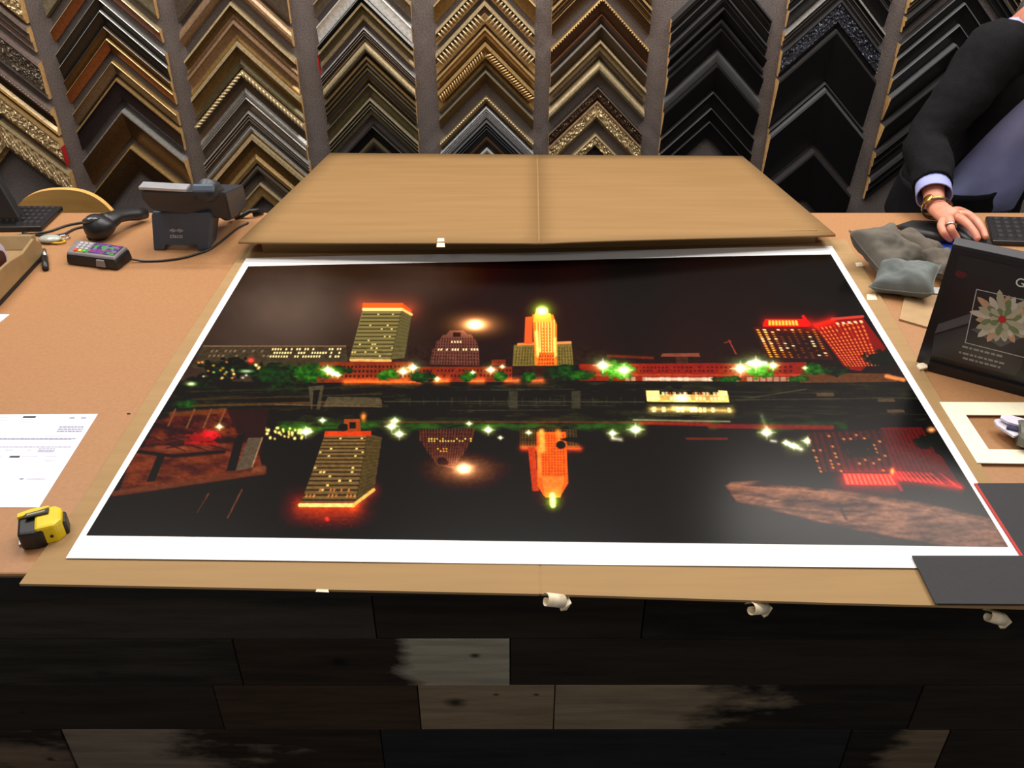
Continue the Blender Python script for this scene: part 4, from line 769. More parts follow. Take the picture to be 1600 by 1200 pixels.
# tape dispenser
td = thing('tape_dispenser', 'heavy tan tape dispenser with a tape roll at left counter edge', 'tape dispenser', G(20, 440))
M_tan = mat('tan_plastic', rgb(150, 122, 82), .5)
g0, g1 = G(4, 474), G(70, 402); al = (g1 - g0).normalized(); sd = Vector((-al.y, al.x, 0))   # sd points to the left/back
Lb = (g1 - g0).length
def DP(l, z, s): return g0 + al*l + sd*s + Vector((0, 0, z))
def disp(name, prof_, s0, s1, m, **k_):
    b = B(); n = len(prof_); b.v = [DP(l, z, s0) for l, z in prof_] + [DP(l, z, s1) for l, z in prof_]
    b.f = [tuple(range(n-1, -1, -1)), tuple(range(n, 2*n))] + [(i, (i+1) % n, (i+1) % n + n, i+n) for i in range(n)]; b.m = [0]*len(b.f); return b.build(name, m, td, **k_)
disp('base', [(-.02, .001), (Lb, .001), (Lb, .008), (-.02, .008)], -.001, .085, M_blackm)
disp('side_wall', [(-.03, .008), (Lb, .008), (Lb + .004, .032), (Lb - .02, .052), (Lb*.62, .046), (Lb*.35, .055), (-.03, .06)], 0, .007, M_tan, bevel=.002)
disp('side_wall', [(-.03, .008), (Lb, .008), (Lb + .004, .036), (Lb - .02, .058), (Lb*.62, .048), (Lb*.35, .055), (-.03, .06)], .075, .082, M_tan, bevel=.002)
disp('body_floor', [(-.03, .008), (Lb - .004, .008), (Lb - .004, .03), (-.03, .03)], .007, .075, M_tan)
disp('cutter_block', [(Lb - .03, .03), (Lb, .03), (Lb + .006, .05), (Lb - .012, .056)], .007, .075, M_tan, bevel=.002)
cw = DP(Lb*.35, .058, .041); Rd = frame4(cw, al, Vector((0, 0, 1)), sd).to_3x3()
b = B(); ro, ri = .034, .019; N = 28; v = []; f = []
for i in range(N):
    a = 2*math.pi*i/N; ca, sa = math.cos(a), math.sin(a)
    for r_, s_ in ((ro, -.02), (ro, .02), (ri, .02), (ri, -.02)): v.append(cw + Rd @ Vector((r_*ca, r_*sa, s_)))
for i in range(N):
    for k_ in range(4): f.append((i*4+k_, i*4+(k_+1) % 4, ((i+1) % N)*4+(k_+1) % 4, ((i+1) % N)*4+k_))
b.add(v, f).build('tape_roll', mat('lavender_tape', rgb(200, 196, 215), .3), td, smooth=False)
b = B(); b.tube([cw + sd*-.026, cw + sd*.030], [.0185, .0185], 20).build('hub', mat('maroon_hub', rgb(70, 30, 28), .4), td, smooth=False)
# pen
pn = thing('pen', 'short black pen standing against the tape dispenser nose', 'pen', G(70, 420))
p0, p1 = G(71, 420, .006), G(69, 388, .012)
B().tube([p0, p0.lerp(p1, .55)], [.0065, .0065], 10).build('barrel', M_black, pn, smooth=True)
B().tube([p0.lerp(p1, .55), p0.lerp(p1, .9), p1], [.005, .0045, .001], 10).build('tip', M_chrome, pn, smooth=True)

# papers
M_ink = mat('ledger_ink', rgb(150, 148, 176), .6); M_ink2 = mat('pale_ink', rgb(205, 203, 220), .6); M_ink3 = mat('dark_ink', rgb(60, 58, 74), .6)
M_inv = mat('office_paper', (.84, .84, .93, 1), .6, col2=(.83, .83, .92, 1))
iv = thing('invoice', 'white printed invoice sheet lying on the counter above the tape measure', 'paper', G(60, 720))
iq = [G(-176, 792, .0006), G(61, 793, .0006), G(153, 647, .0006), G(-60, 648, .0006)]
B().prism([tuple(p) for p in iq], CT + .0002, CT + .0008).build('sheet', M_inv, iv)
def inkq(b, x0, x1, y, h):               # a printed run of text along a row of the sheet
    P_ = [G(x0, y + h, .001), G(x1, y + h, .001), G(x1 + h*.62, y, .001), G(x0 + h*.62, y, .001)]
    b.v += P_; n = len(b.v) - 4; b.f.append((n, n+1, n+2, n+3)); b.m.append(b.cur)
b = B()
for x0, x1, y, h, c in ((35, 55, 650, 3, 2), (32, 54, 655, 1, 1), (31, 52, 659, 1, 1), (108, 116, 652, 2, 0), (126, 134, 652, 2, 0), (105, 112, 660, 1, 1), (92, 130, 666, 2, 0), (90, 129, 669.5, 2, 0), (88, 127, 673, 2, 0), (-30, 12, 652, 1, 1), (-40, 10, 656, 1, 1),
                     (-60, 118, 684.5, 1.6, 0), (-60, 112, 686, .8, 0), (70, 110, 681, 1, 1), (-60, 110, 697.5, 1.6, 0), (8, 20, 702, 2, 1), (42, 48, 702, 2, 1), (60, 86, 700.5, 1.4, 0), (59, 85, 703, 1.4, 0), (58, 84, 705.3, 1, 0), (14, 30, 712, 3, 2), (34, 58, 712, 2, 1), (70, 90, 712, 1.4, 1), (70, 86, 719, 1.4, 1), (-40, 2, 712, 2, 1), (30, 36, 747, 2.4, 0), (41, 70, 747, 2.4, 1)):
    b.cur = c
    if x1 - x0 > 22 and c == 0 and h > 1:
        x = x0
        while x < x1 - 2:
            wd = random.uniform(3, 8); inkq(b, x, min(x + wd, x1), y, h); x += wd + .8
    else: inkq(b, x0, x1, y, h)
b.build('printed_lines', [M_ink, M_ink2, M_ink3], iv)['kind'] = 'stuff'
pb = B().prism([tuple(G(*p)) for p in ((-30, 504), (0, 504), (15, 492), (-25, 491))], CT + .0002, CT + .001).build('paper_slip', M_inv); tag(pb, 'small white paper slip at the left counter edge above the invoice', 'paper')
pb = B().ell(G(201, 646, .001), (.0032, .0014, .0009), None, 8, 6).build('paper_crumb', M_black, smooth=True); tag(pb, 'tiny dark crumb on the tan counter right of the invoice', 'crumb')

# tape measure
tm = thing('tape_measure', 'yellow and black tape measure lying below the invoice', 'tape measure', G(72, 845))
c = G(74, 838); A_ = math.radians(22); Rt = Rz(A_)
M_yel = mat('yellow_case', rgb(232, 200, 22), .35); tmh = .034
def rr(pts, z0, z1, name, m, bev=.004, tw=0):
    b = B(); b.prism([tuple((c + Rt @ Vector((x, y, 0)))[:2]) for x, y in pts], CT + z0, CT + z1); return b.build(name, m, tm, bevel=bev)
rr([(-.029, -.020), (-.010, -.024), (.004, -.022), (.004, .022), (-.012, .022), (-.029, .018)], .001, .030, 'rubber_grip', M_black)
rr([(-.008, -.0215), (.016, -.0215), (.0255, -.012), (.026, .012), (.018, .021), (-.008, .021)], .002, .033, 'case', M_yel)
rr([(.0245, -.0115), (.0295, -.009), (.0295, .011), (.0245, .0135)], .003, .026, 'end_grip', M_black, .002)
rr([(-.0285, .010), (.012, .0175), (.010, .021), (-.012, .0225), (-.0285, .0185)], .030, .0345, 'top_shell', M_yel, .001)
rr([(-.020, .004), (.010, .004), (.011, .014), (-.018, .013)], .0325, .036, 'label_plate', mat('label_black', rgb(40, 38, 34), .3), .001)
b = B(); b.prism([tuple((c + Rt @ Vector(p))[:2]) for p in ((-.016, .007, 0), (.006, .0075, 0), (.006, .011, 0), (-.016, .0105, 0))], CT + .036, CT + .0363); b.build('label_print', mat('label_grey', rgb(150, 145, 120), .4), tm)
b = B(); b.tube([c + Rt @ Vector((.010, -.0216, .016)), c + Rt @ Vector((.010, -.0228, .016))], .0022, 10).build('screw', M_black, tm)
rr([(-.034, -.008), (-.028, -.008), (-.028, .008), (-.034, .008)], .001, .004, 'blade_hook', M_chrome, .0005)

# ---------------------------------------------------------------- masking tape rolls under the front edge, and bits of tape
def tape_loop(x, y, a, label):
    c = W(x, y, .786); R_ = Rz(a) @ Matrix.Rotation(math.radians(25), 3, 'Y'); v = []; f = []; N = 16; ro = .0105
    for i in range(N+3):                  # a spiral so that the end of the strip shows
        t = 2*math.pi*i/N; r_ = ro - .0004*i
        for s_ in (-.013, .013): v.append(c + R_ @ Vector((s_, r_*math.cos(t), r_*math.sin(t))))
    for i in range(N+2): f.append((2*i, 2*i+1, 2*i+3, 2*i+2))
    t = thing('masking_tape_loop', label, 'tape', c)
    B().add(v, f).build('rolled_strip', M_tape, t, smooth=True, solid=.0006)
    B().hexa([c + R_ @ Vector(p) for p in ((.010, -.008, -.007), (.019, -.006, -.006), (.019, .006, -.006), (.010, .008, -.007))], [c + R_ @ Vector(p) for p in ((.010, -.008, -.006), (.020, -.006, .006), (.020, .006, .006), (.010, .008, -.006))]).build('loose_end', M_tape, t)
tape_loop(866, 940, .3, 'rolled masking tape loop under the cardboard edge beside the centre crease')
tape_loop(1183, 952, .5, 'rolled masking tape loop under cardboard edge, middle of three')
tape_loop(1554, 966, .1, 'rolled masking tape loop under the cardboard below the grey mat')
def tapebit(pts, label, z=.0042, name='tape_scrap', h=.0006): 
    o = B().prism([tuple(G(x, y, z)) for x, y in pts], CT + z, CT + z + h).build(name, M_tape); tag(o, label, 'tape')
tapebit([(1355, 469), (1371, 469), (1367, 459), (1354, 460)], 'small white tape scrap on cardboard right of the print')
tapebit([(1339, 417), (1350, 416), (1346, 410), (1336, 411)], 'tiny white tape scrap below the stacked bean bags')
tapebit([(493, 925), (514, 926), (513, 921.5), (495, 921)], 'white tape scrap at the front cardboard edge', .0042)
tapebit([(1062, 384), (1080, 383), (1078, 378), (1062, 379)], 'tape scrap in front of flap right of centre')
tapebit([(624, 390), (640, 389), (640, 385), (626, 386)], 'tape scrap in front of flap left of centre')
o = B().prism([tuple(onflap(x, y, .003)) for x, y in ((682, 383), (695, 383), (694, 374), (684, 374))], onflap(688, 378).z + .003, onflap(688, 378).z + .0045).build('tape_scrap', M_tape); tag(o, 'white tape scrap stuck on the front edge of the raised flap', 'tape')

# ---------------------------------------------------------------- right side of the counter
# grey mat boards
M_mat = mat('slate_mat_board', rgb(54, 53, 56), .85, col2=rgb(51, 50, 53), scale=300); M_redc = mat('red_core', rgb(190, 50, 44), .7)
def board(name, label, px, z0, th, m, edge=None):
    t = thing(name, label, 'mat board', G(*px[0], z0)); P_ = [tuple(G(x, y, z0 + th)) for x, y in px]
    B().prism(P_, CT + z0, CT + z0 + th).build('board', m, t); return t
t = board('mat_board', 'dark slate mat board with red cut edge right of the print', [(1526, 755), (1690, 755), (1790, 905), (1609, 884)], .0062, .0016, M_mat)
e0, e1 = G(1526, 755, .0079), G(1609, 884, .0079)
B().prism([tuple(e0 + Vector((-.0035, 0, 0))), tuple(e1 + Vector((-.0035, 0, 0))), tuple(e1), tuple(e0)], CT + .0062, CT + .0079).build('cut_edge', M_redc, t)
t = board('mat_board', 'dark slate mat board lying over the front corner of the print', [(1425, 868), (1730, 868), (1780, 945), (1462, 943)], .0081, .0016, M_mat)
# cream mat
cm = thing('window_mat', 'cream window mat lying on the counter above the slate boards', 'mat board', G(1527, 722))
M_cream = mat('cream_mat_board', rgb(250, 242, 214), .8, col2=rgb(246, 238, 208)); zc = .0056
O = [G(1468, 628, zc), G(1700, 629, zc), G(1790, 727, zc), G(1527, 723, zc)]; I = [G(1509, 648, zc), G(1660, 649, zc), G(1710, 704, zc), G(1545, 702, zc)]
for i in range(4):
    j = (i+1) % 4; B().prism([tuple(O[i]), tuple(O[j]), tuple(I[j]), tuple(I[i])], CT + .0042, CT + zc).build('border_strip', M_cream, cm)
# tag-filled grey pouch on it
po = thing('tool_pouch', 'grey green pouch with white tags poking out on the cream mat', 'pouch', G(1590, 690))
M_ol = mat('olive_grey_vinyl', rgb(104, 104, 92), .5)
b = B(); e0 = G(1590, 676, .02); e1 = e0 + Vector((.16, -.055, 0))
R_ = []; ax = (e1 - e0).normalized(); sd2 = Vector((-ax.y, ax.x, 0))
for t_ in (0, .03, .15, .6, 1):
    rr_ = .030 if t_ > .02 else .026
    R_.append([e0 + ax*(.17*t_) + sd2*(rr_*math.cos(a/14*2*math.pi)) + Vector((0, 0, .016*math.sin(a/14*2*math.pi) - .0)) for a in range(14)])
b.grid(R_, close_u=True); b.f.append(tuple(range(14))); b.m.append(0); b.f.append(tuple(range(69, 55, -1))); b.m.append(0)
for p in b.v: p.z = max(p.z, CT + zc + .0005)
b.build('sleeve', M_ol, po, smooth=False)
for k_, (x0, y0, x1, y1, z_) in enumerate(((1556, 658, 1592, 682, .016), (1563, 653, 1602, 664, .024))):
    a, c_ = G(x0, y0, z_), G(x1, y1, z_ + .002); d_ = (c_ - a).normalized(); s2 = Vector((-d_.y, d_.x, 0))*.011; a2 = a + d_*.012
    v_ = [a + s2*.4, a - s2*.4, a2 - s2, c_ - s2, c_ + s2, a2 + s2]; n3 = Vector((0, 0, .0035))
    slab(v_, n3, 1 if False else 1.0).build('tag', mat('tag_white', rgb(222, 218, 232), .5), po)
a = G(1572, 670, .022); slab([a, a + Vector((.018, -.01, 0)), a + Vector((.020, -.006, 0)), a + Vector((.003, .005, 0))], Vector((0, 0, .003)), 1.0).build('blue_clip', mat('navy_clip', rgb(40, 44, 90), .4), po)

# small cardboard square
o = B().prism([tuple(G(x, y, .004)) for x, y in ((1405, 498), (1450, 511), (1480, 515), (1490, 462), (1415, 458))], CT + .0003, CT + .004).build('cardboard_square', M_card3); tag(o, 'pale cardboard square between the bean bags and black display box', 'cardboard')
o = B().prism([tuple(G(x, y, .0045)) for x, y in ((1452, 459), (1478, 459), (1480, 450), (1456, 449))], CT + .004, CT + .0052).build('paper_tab', M_white); tag(o, 'white paper tab sticking out between bean bag and display box', 'paper')

# blue folder and a black tray
o = B().prism([tuple(G(x, y, .003)) for x, y in ((1455, 376), (1500, 379), (1512, 381), (1505, 400), (1486, 397))], CT + .0003, CT + .003).build('blue_folder', mat('blue_card', rgb(52, 84, 200), .5)); tag(o, 'blue folder peeking out below the right keyboard', 'folder')
mp2 = thing('wrist_rest', 'black mouse mat and rest between bean bags and keyboard', 'mouse mat', G(1440, 372, 0))
zz = .0035
B().prism([tuple(G(x, y, zz)) for x, y in ((1400, 354), (1424, 346), (1528, 348), (1550, 383), (1475, 377), (1440, 374))], CT + .0035, CT + .0065).build('mat', M_blackm, mp2)
B().tube([G(1408, 356, .012), G(1430, 364, .014), G(1470, 372, .014), G(1490, 374, .013)], [.006, .010, .010, .006], 10).build('gel_rest', M_blackm, mp2, smooth=True)
keyboard('keyboard', 'black keyboard under the reaching hand at right', [G(1548, 384), G(1800, 392), G(1770, 348), G(1538, 345)], .012)
ms_ = thing('computer_mouse', 'black computer mouse under the fingers of the reaching hand', 'mouse', G(1512, 372))
mc = G(1512, 368, .016)
def half(q): return Vector((q.x, q.y, max(q.z, -.45)))
B().ell(mc, (.030, .046, .017), Rz(.35), 18, 12, half).build('shell', M_black, ms_, smooth=True)
B().tube([mc + Vector((.004, -.028, .0125)), mc + Vector((.006, -.036, .011))], .003, 8).build('scroll_wheel', M_blackm, ms_, smooth=True)

# bean bags
def beanbag(label, c, sx, sy, h, rot, tiltv, m, seed):
    t = thing('bean_bag', label, 'bean bag', c, 'bean bag weights'); N = 26; R0 = Rz(rot) @ Matrix.Rotation(tiltv[0], 3, 'X') @ Matrix.Rotation(tiltv[1], 3, 'Y')
    for sgn, nm in ((1, 'upper_panel'), (-1, 'lower_panel')):
        Rw = []
        for i in range(N+1):
            rw = []
            for j in range(N+1):
                u, v = -1 + 2*i/N, -1 + 2*j/N
                k1 = 1 - .12*(1 - v*v); k2 = 1 - .12*(1 - u*u)       # seams pull in between the corners
                f = ((1 - u**4)*(1 - v**4))**.55
                z_ = h*f*(1 + .25*mnoise.noise(Vector((u*1.7 + seed, v*1.7, seed)))) + .10*h*f*mnoise.noise(Vector((u*5, v*5 + seed, 3)))
                fold = .16*h*math.sin((u*3 + v*4 + seed))*f
                z_ = (z_ + fold)*(1 if sgn > 0 else .72)*sgn
                p = R0 @ Vector((u*sx*k1, v*sy*k2, z_ + .25*h*(abs(u*v)**3)))
                q_ = c + p; q_.z = max(q_.z, CT + .0055); rw.append(q_)
            Rw.append(rw if sgn > 0 else rw[::-1])
        B().grid(Rw[::-1] if sgn > 0 else Rw[::-1]).build(nm, m, t, smooth=True)
    b = B(); edge = [(-1 + 2*i/8, -1) for i in range(8)] + [(1, -1 + 2*i/8) for i in range(8)] + [(1 - 2*i/8, 1) for i in range(8)] + [(-1, 1 - 2*i/8) for i in range(9)]
    pts = []
    for u, v in edge:
        k1 = 1 - .12*(1 - v*v); k2 = 1 - .12*(1 - u*u); p = c + R0 @ Vector((u*sx*k1, v*sy*k2, .25*h*(abs(u*v)**3))); p.z = max(p.z, CT + .0065); pts.append(p)
    b.tube(pts, .0016, 6).build('seam', m, t, smooth=True)
Mb1 = mat('taupe_cotton', rgb(102, 96, 86), .9, col2=rgb(90, 84, 76), scale=30, bump=.25, bscale=60); Mb2 = mat('blue_grey_cotton', rgb(108, 114, 112), .9, col2=rgb(98, 104, 103), scale=30, bump=.25, bscale=60); Mb3 = mat('brown_grey_cotton', rgb(96, 88, 78), .9, scale=30, bump=.25, bscale=60)
beanbag('taupe bean bag with pointed corners, nearest to the print', G(1384, 393, .040), .062, .062, .036, .50, (.42, .10), Mb1, 1.3)
beanbag('taupe bean bag slumped behind the taupe pointed one', G(1432, 385, .030), .036, .054, .024, .75, (.15, .30), Mb3, 4.1)
beanbag('blue grey bean bag lying in front of the others', G(1414, 436, .029), .058, .046, .030, -.45, (.20, -.12), Mb2, 2.2)
beanbag('brown grey bean bag half hidden behind the display box', G(1474, 414, .026), .036, .045, .026, .2, (0, 0), Mb3, 7.7)

# black display box with a flower picture
db = thing('display_box', 'black display box with flower picture standing on the right counter', 'display box', G(1450, 575))
A0 = G(1450, 577); d_ = Vector((.855, -.519, 0)).normalized(); nb = Vector((-d_.y, d_.x, 0))      # along the face, and away from us
if nb.y < 0: nb = -nb
lean = math.radians(3); ub = (Vector((0, 0, 1))*math.cos(lean) + nb*math.sin(lean)).normalized(); ubo = ub.copy(); ub = (ub - d_*.085).normalized(); nf_ = d_.cross(ub).normalized()
if nf_.y > 0: nf_ = -nf_
HB = .222; WB = .30; TB = .030
def BX(s, t, o=0): return A0 + d_*s + ub*t + nf_*o + Vector((0, 0, .0012))
M_bx = mat('black_box_board', rgb(22, 20, 22), .35); M_bx2 = mat('charcoal_box_lid', rgb(52, 52, 58), .5)
b = B(); bk_ = nb*TB
kick = G(1431, 568) - G(1450, 577); kick.z = 0; lo = [BX(0, 0), BX(WB, 0), BX(WB, 0) + kick, BX(0, 0) + kick]; hi = [BX(0, HB), BX(WB, HB), BX(WB, HB) + bk_, BX(0, HB) + bk_]
b.hexa(lo, hi).build('box_body', M_bx, db, bevel=.0015)
b = B(); b.hexa([p + Vector((0, 0, .0004)) for p in hi], [p + Vector((0, 0, .0025)) for p in hi]).build('box_top', M_bx2, db)
b = B(); q = [BX(-.001, -.001, .0005), BX(WB, -.001, .0005), BX(WB, .012, .005), BX(-.001, .012, .005)]
b.hexa([BX(0, 0, 0), BX(WB, 0, 0), BX(WB, 0, .007), BX(0, 0, .007)][::-1], [BX(0, .016, 0), BX(WB, .016, 0), BX(WB, .016, .007), BX(0, .016, .007)][::-1]).build('front_ledge', M_bx, db)
def FS(x, y):                          # pixel -> (along, up) on the face
    d = ray(x, y); t = (A0 - CAM).dot(nf_)/d.dot(nf_); p = CAM + d*t - A0; t2 = p.dot(ubo)/ub.dot(ubo); return p.dot(d_) - t2*ub.dot(d_), t2
def flat(name, pts, m, o=.0008):
    v = [BX(s, t, o) for s, t in pts]; b = B(); b.v = v; b.f = [tuple(range(len(v)))]; b.m = [0]; 
    return b.build(name, m, db)
FM = {k_: mat('cover_' + k_, rgb(*c), .3) for k_, c in dict(dark=(30, 26, 27), grey=(84, 80, 82), dim=(52, 48, 48), line=(200, 196, 190), white=(225, 222, 215), petal=(176, 166, 140), petal2=(196, 186, 170), petal3=(110, 124, 84), petal4=(190, 150, 120), heart=(190, 30, 36), red=(88, 22, 26)).items()}
flat('cover_print', [(.012, .022), (WB - .012, .022), (WB - .012, HB - .012), (.012, HB - .012)], FM['dark'], .0006)
flat('grey_band', [FS(*p) for p in ((1466, 507), (1530, 486), (1598, 466), (1598, 476), (1530, 500), (1460, 522))], FM['grey'], .0009)
flat('dim_band', [FS(*p) for p in ((1460, 524), (1540, 503), (1598, 545), (1598, 570), (1586, 588), (1455, 556))], FM['dim'], .0009)
flat('red_blur', [FS(*p) for p in ((1491, 428), (1497, 423), (1508, 426), (1512, 432), (1504, 436), (1495, 433))], FM['red'], .0009)
(fx0, fy1), (_a, fy0) = FS(1530, 453), FS(1503, 535); fx0 = (fx0 + _a)/2; fx1 = fx0 + .175
lwd = .0011
for s0, t0, s1, t1 in ((fx0, fy0, fx1, fy0 + lwd), (fx0, fy1 - lwd, fx1, fy1), (fx0, fy0, fx0 + lwd, fy1), (fx1 - lwd, fy0, fx1, fy1)): flat('frame_line', [(s0, t0), (s1, t0), (s1, t1), (s0, t1)], FM['line'], .0014)
flat('picture_ground', [(fx0 + .002, fy0 + .002), (fx1 - .002, fy0 + .002), (fx1 - .002, fy1 - .002), (fx0 + .002, fy1 - .002)], mat('cover_picture', rgb(40, 34, 34), .3), .0010)
flat('picture_band', [(fx0 + .004, fy0 + .026), (.16, .150), (fx1 - .003, .172), (fx1 - .003, .150), (.15, .118), (.10, fy0 + .008)], FM['grey'], .0011)
fc_ = FS(1566, 499)
for ring, (n_, L_, wd, cc) in enumerate(((20, .046, .0058, ('petal', 'petal2', 'petal4')), (18, .034, .0055, ('petal2', 'petal3', 'petal')), (14, .022, .005, ('petal3', 'petal')))):
    for i in range(n_):
        a = 2*math.pi*(i + .3*ring)/n_ + random.uniform(-.06, .06); L2 = L_*random.uniform(.85, 1.1); ca, sa = math.cos(a), math.sin(a)
        pts = [(fc_[0] + ca*r_ - sa*w_, fc_[1] + sa*r_ + ca*w_) for r_, w_ in ((L2*.25, -wd*.3), (L2*.7, -wd), (L2*.9, -wd*.6), (L2, 0), (L2*.9, wd*.6), (L2*.7, wd), (L2*.25, wd*.3))]
        flat('petal', pts, FM[cc[i % len(cc)]], .0014 + .0004*ring + .00008*(i % 3))
flat('flower_heart', [(fc_[0] + .006*math.cos(a/10*2*math.pi), fc_[1] + .006*math.sin(a/10*2*math.pi)) for a in range(10)], FM['heart'], .0032)
text_mesh('cover_letter', 'G', .020, frame4(BX(FS(1594, 443)[0], FS(1594, 443)[1], .0012), d_, ub, nf_), FM['white'], db)
b = B()
for row, (xa, xb, yy) in enumerate(((1503, 1560, 543), (1498, 1566, 552), (1504, 1560, 561))):
    (s0, t0), (s1, _t) = FS(xa, yy), FS(xb, yy + 14)
    s = s0
    while s < s1:
        l_ = random.uniform(.003, .010); v = [BX(s, t0, .0014), BX(s + l_, t0, .0014), BX(s + l_, t0 + .0035, .0014), BX(s, t0 + .0035, .0014)]; b.add(v, [(0, 1, 2, 3)]); s += l_ + .002
b.build('caption_lines', mat('cover_caption', rgb(150, 146, 142), .5), db)
o = B().prism([tuple(G(x, y, .006)) for x, y in ((1432, 572), (1437, 578), (1449, 575), (1448, 567), (1434, 569))], CT + .0045, CT + .0075).build('tape_scrap', M_tape); tag(o, 'cream tape scrap at the foot of the display box corner', 'tape')

# ---------------------------------------------------------------- the person behind the counter
pe = thing('person', 'person in dark cardigan and light blue shirt leaning over the counter', 'person', (1.30, 2.42, 0))
M_skin = mat('skin', rgb(214, 150, 124), .5, col2=rgb(200, 128, 104), scale=30, spec=.4); M_cardi = mat('black_knit', rgb(21, 20, 24), .95, col2=rgb(16, 15, 18), scale=60, bump=.3, bscale=300, spec=.15)
M_shirt = mat('light_blue_shirt', rgb(166, 172, 224), .8, col2=rgb(150, 156, 210), scale=14, bump=.4, bscale=14); M_trou = mat('black_trousers', rgb(18, 17, 19), .9, spec=.2)
M_hair = mat('blond_hair', rgb(196, 172, 138), .6, col2=rgb(150, 124, 92), scale=60, stretch=(1, 1, .1), bump=.5, bscale=60)
Rr = Vector((-.80, -.60, 0)).normalized(); Ff = Vector((.6, -.8, 0)).normalized()   # the person's right, and facing direction
sh = W(1556, 82, 2.24); chest = sh - Rr*.17 + Vector((0, 0, -.09)); hip = W(1503, 300, 2.38); neck = chest + Vector((-.01, -.09, .165)); head = neck + Vector((.07, -.09, .15))
lsh = sh - Rr*.38 + Vector((0, 0, -.01)); elb = W(1450, 220, 2.14); wr = G(1461, 322, .045)
lel = lsh + Vector((.10, -.10, -.27)); lwr = Vector((lel.x + .14, 1.93, CT + .04))
kn = [(hip + Rr*s*.09) for s in (1, -1)]
# one continuous body: skin modifier over a skeleton
V = []; E = []; Rs = []
def nd(p, r, par=None):
    V.append(tuple(p - pe.location)); Rs.append(r)
    if par is not None: E.append((par, len(V)-1))
    return len(V)-1
n0 = nd(hip, (.125, .095)); n1 = nd(hip.lerp(chest, .5), (.115, .085), n0); n2 = nd(chest, (.13, .09), n1); n3 = nd(chest.lerp(neck, .7), (.06, .055), n2); n4 = nd(neck + Vector((.015, -.015, .04)), (.05, .05), n3)
a = nd(sh.lerp(chest, .35), (.07, .07), n2); a = nd(sh, (.052, .052), a); a = nd(sh.lerp(elb, .5), (.044, .044), a); a = nd(elb, (.037, .037), a); a = nd(elb.lerp(wr, .45), (.034, .034), a); a = nd(elb.lerp(wr, .85), (.024, .024), a); wrn = nd(wr, (.023, .019), a)
a = nd(lsh.lerp(chest, .35), (.07, .07), n2); a = nd(lsh, (.052, .052), a); a = nd(lsh.lerp(lel, .5), (.044, .044), a); a = nd(lel, (.037, .037), a); a = nd(lel.lerp(lwr, .5), (.033, .033), a); a = nd(lwr, (.024, .02), a); lwn = a
for s in (1, -1):
    h0 = nd(hip + Rr*s*.085 + Vector((0, 0, -.08)), (.085, .085), n0); h1 = nd(hip + Rr*s*.10 + Vector((0, .0, -.42)) + Ff*.02, (.055, .055), h0); h2 = nd(hip + Rr*s*.105 + Vector((0, 0, -.80)) - Ff*.02, (.038, .038), h1)
def P3(x, y, z): return G(x, y, z)
hc = [  # finger chains in the hand: knuckle, middle joint, end joint, tip
    ([P3(1470, 352, .040), P3(1474, 364, .034), P3(1482, 372, .020), P3(1488, 377, .013)], .0078),
    ([P3(1484, 346, .048), P3(1486, 358, .042), P3(1493, 369, .026), P3(1499, 377, .016)], .0085),
    ([P3(1502, 342, .052), P3(1514, 352, .050), P3(1524, 365, .040), P3(1529, 376, .030)], .0088),
    ([P3(1514, 336, .050), P3(1527, 346, .049), P3(1536, 360, .040), P3(1541, 373, .031)], .0085)]
pm = nd(P3(1477, 335, .052), (.024, .015), wrn)
pm2 = nd(P3(1492, 343, .050), (.030, .013), pm)
th_ = [P3(1496, 330, .040), P3(1514, 336, .030), P3(1526, 343, .026)]
me = bpy.data.meshes.new('body'); me.from_pydata(V, E, []); bo = bpy.data.objects.new('body', me); COL.objects.link(bo); bo.parent = pe; me.materials.append(M_skin)
md = bo.modifiers.new('skin', 'SKIN'); 
for i, r_ in enumerate(Rs): me.skin_vertices[0].data[i].radius = r_; me.skin_vertices[0].data[i].use_root = (i == n0)
md.use_smooth_shade = True; md2 = bo.modifiers.new('sub', 'SUBSURF'); md2.levels = md2.render_levels = 2
def skinned(name, chains, mat_, parent):
    V = []; E = []; Rs = []; roots = []
    for pts, rs in chains:
        k0 = len(V); roots.append(k0)
        for i, (p, r_) in enumerate(zip(pts, rs)):
            V.append(tuple(p - pe.location)); Rs.append(r_)
            if i: E.append((len(V)-2, len(V)-1))
    me = bpy.data.meshes.new(name); me.from_pydata(V, E, []); o = bpy.data.objects.new(name, me); COL.objects.link(o); o.parent = parent; me.materials.append(mat_)
    md = o.modifiers.new('skin', 'SKIN'); md.use_smooth_shade = True
    for i, r_ in enumerate(Rs): me.skin_vertices[0].data[i].radius = (r_, r_); me.skin_vertices[0].data[i].use_root = i in roots
    s_ = o.modifiers.new('sub', 'SUBSURF'); s_.levels = s_.render_levels = 2; return o
pc = P3(1480, 336, .048)
ch_ = [([pc.lerp(c[0], .25), c[0], c[1], c[2], c[3]], [.012, r_*1.25, r_, r_*.95, r_*.8]) for c, r_ in hc]
ch_.append(([pc.lerp(th_[0], .3), th_[0], th_[1], th_[2]], [.013, .013, .010, .008]))
skinned('fingers', ch_, M_skin, pe)
# left hand resting beyond the frame
lp = lwr + Vector((.02, -.05, -.012)); chl = []
for i in range(4):
    s = Vector((.020*(1.5 - i), 0, 0)); k0 = lp + s + Vector((0, -.03, .006)); chl.append(([lwr + Vector((0, -.01, -.006)), k0, k0 + Vector((s.x*.3, -.032, .0)), k0 + Vector((s.x*.4, -.055, -.012)), k0 + Vector((s.x*.45, -.07, -.020))], [.018, .011, .009, .008, .007]))
chl.append(([lwr, lwr + Vector((-.03, -.03, -.008)), lwr + Vector((-.05, -.055, -.014))], [.014, .011, .008]))
skinned('left_fingers', chl, M_skin, pe)
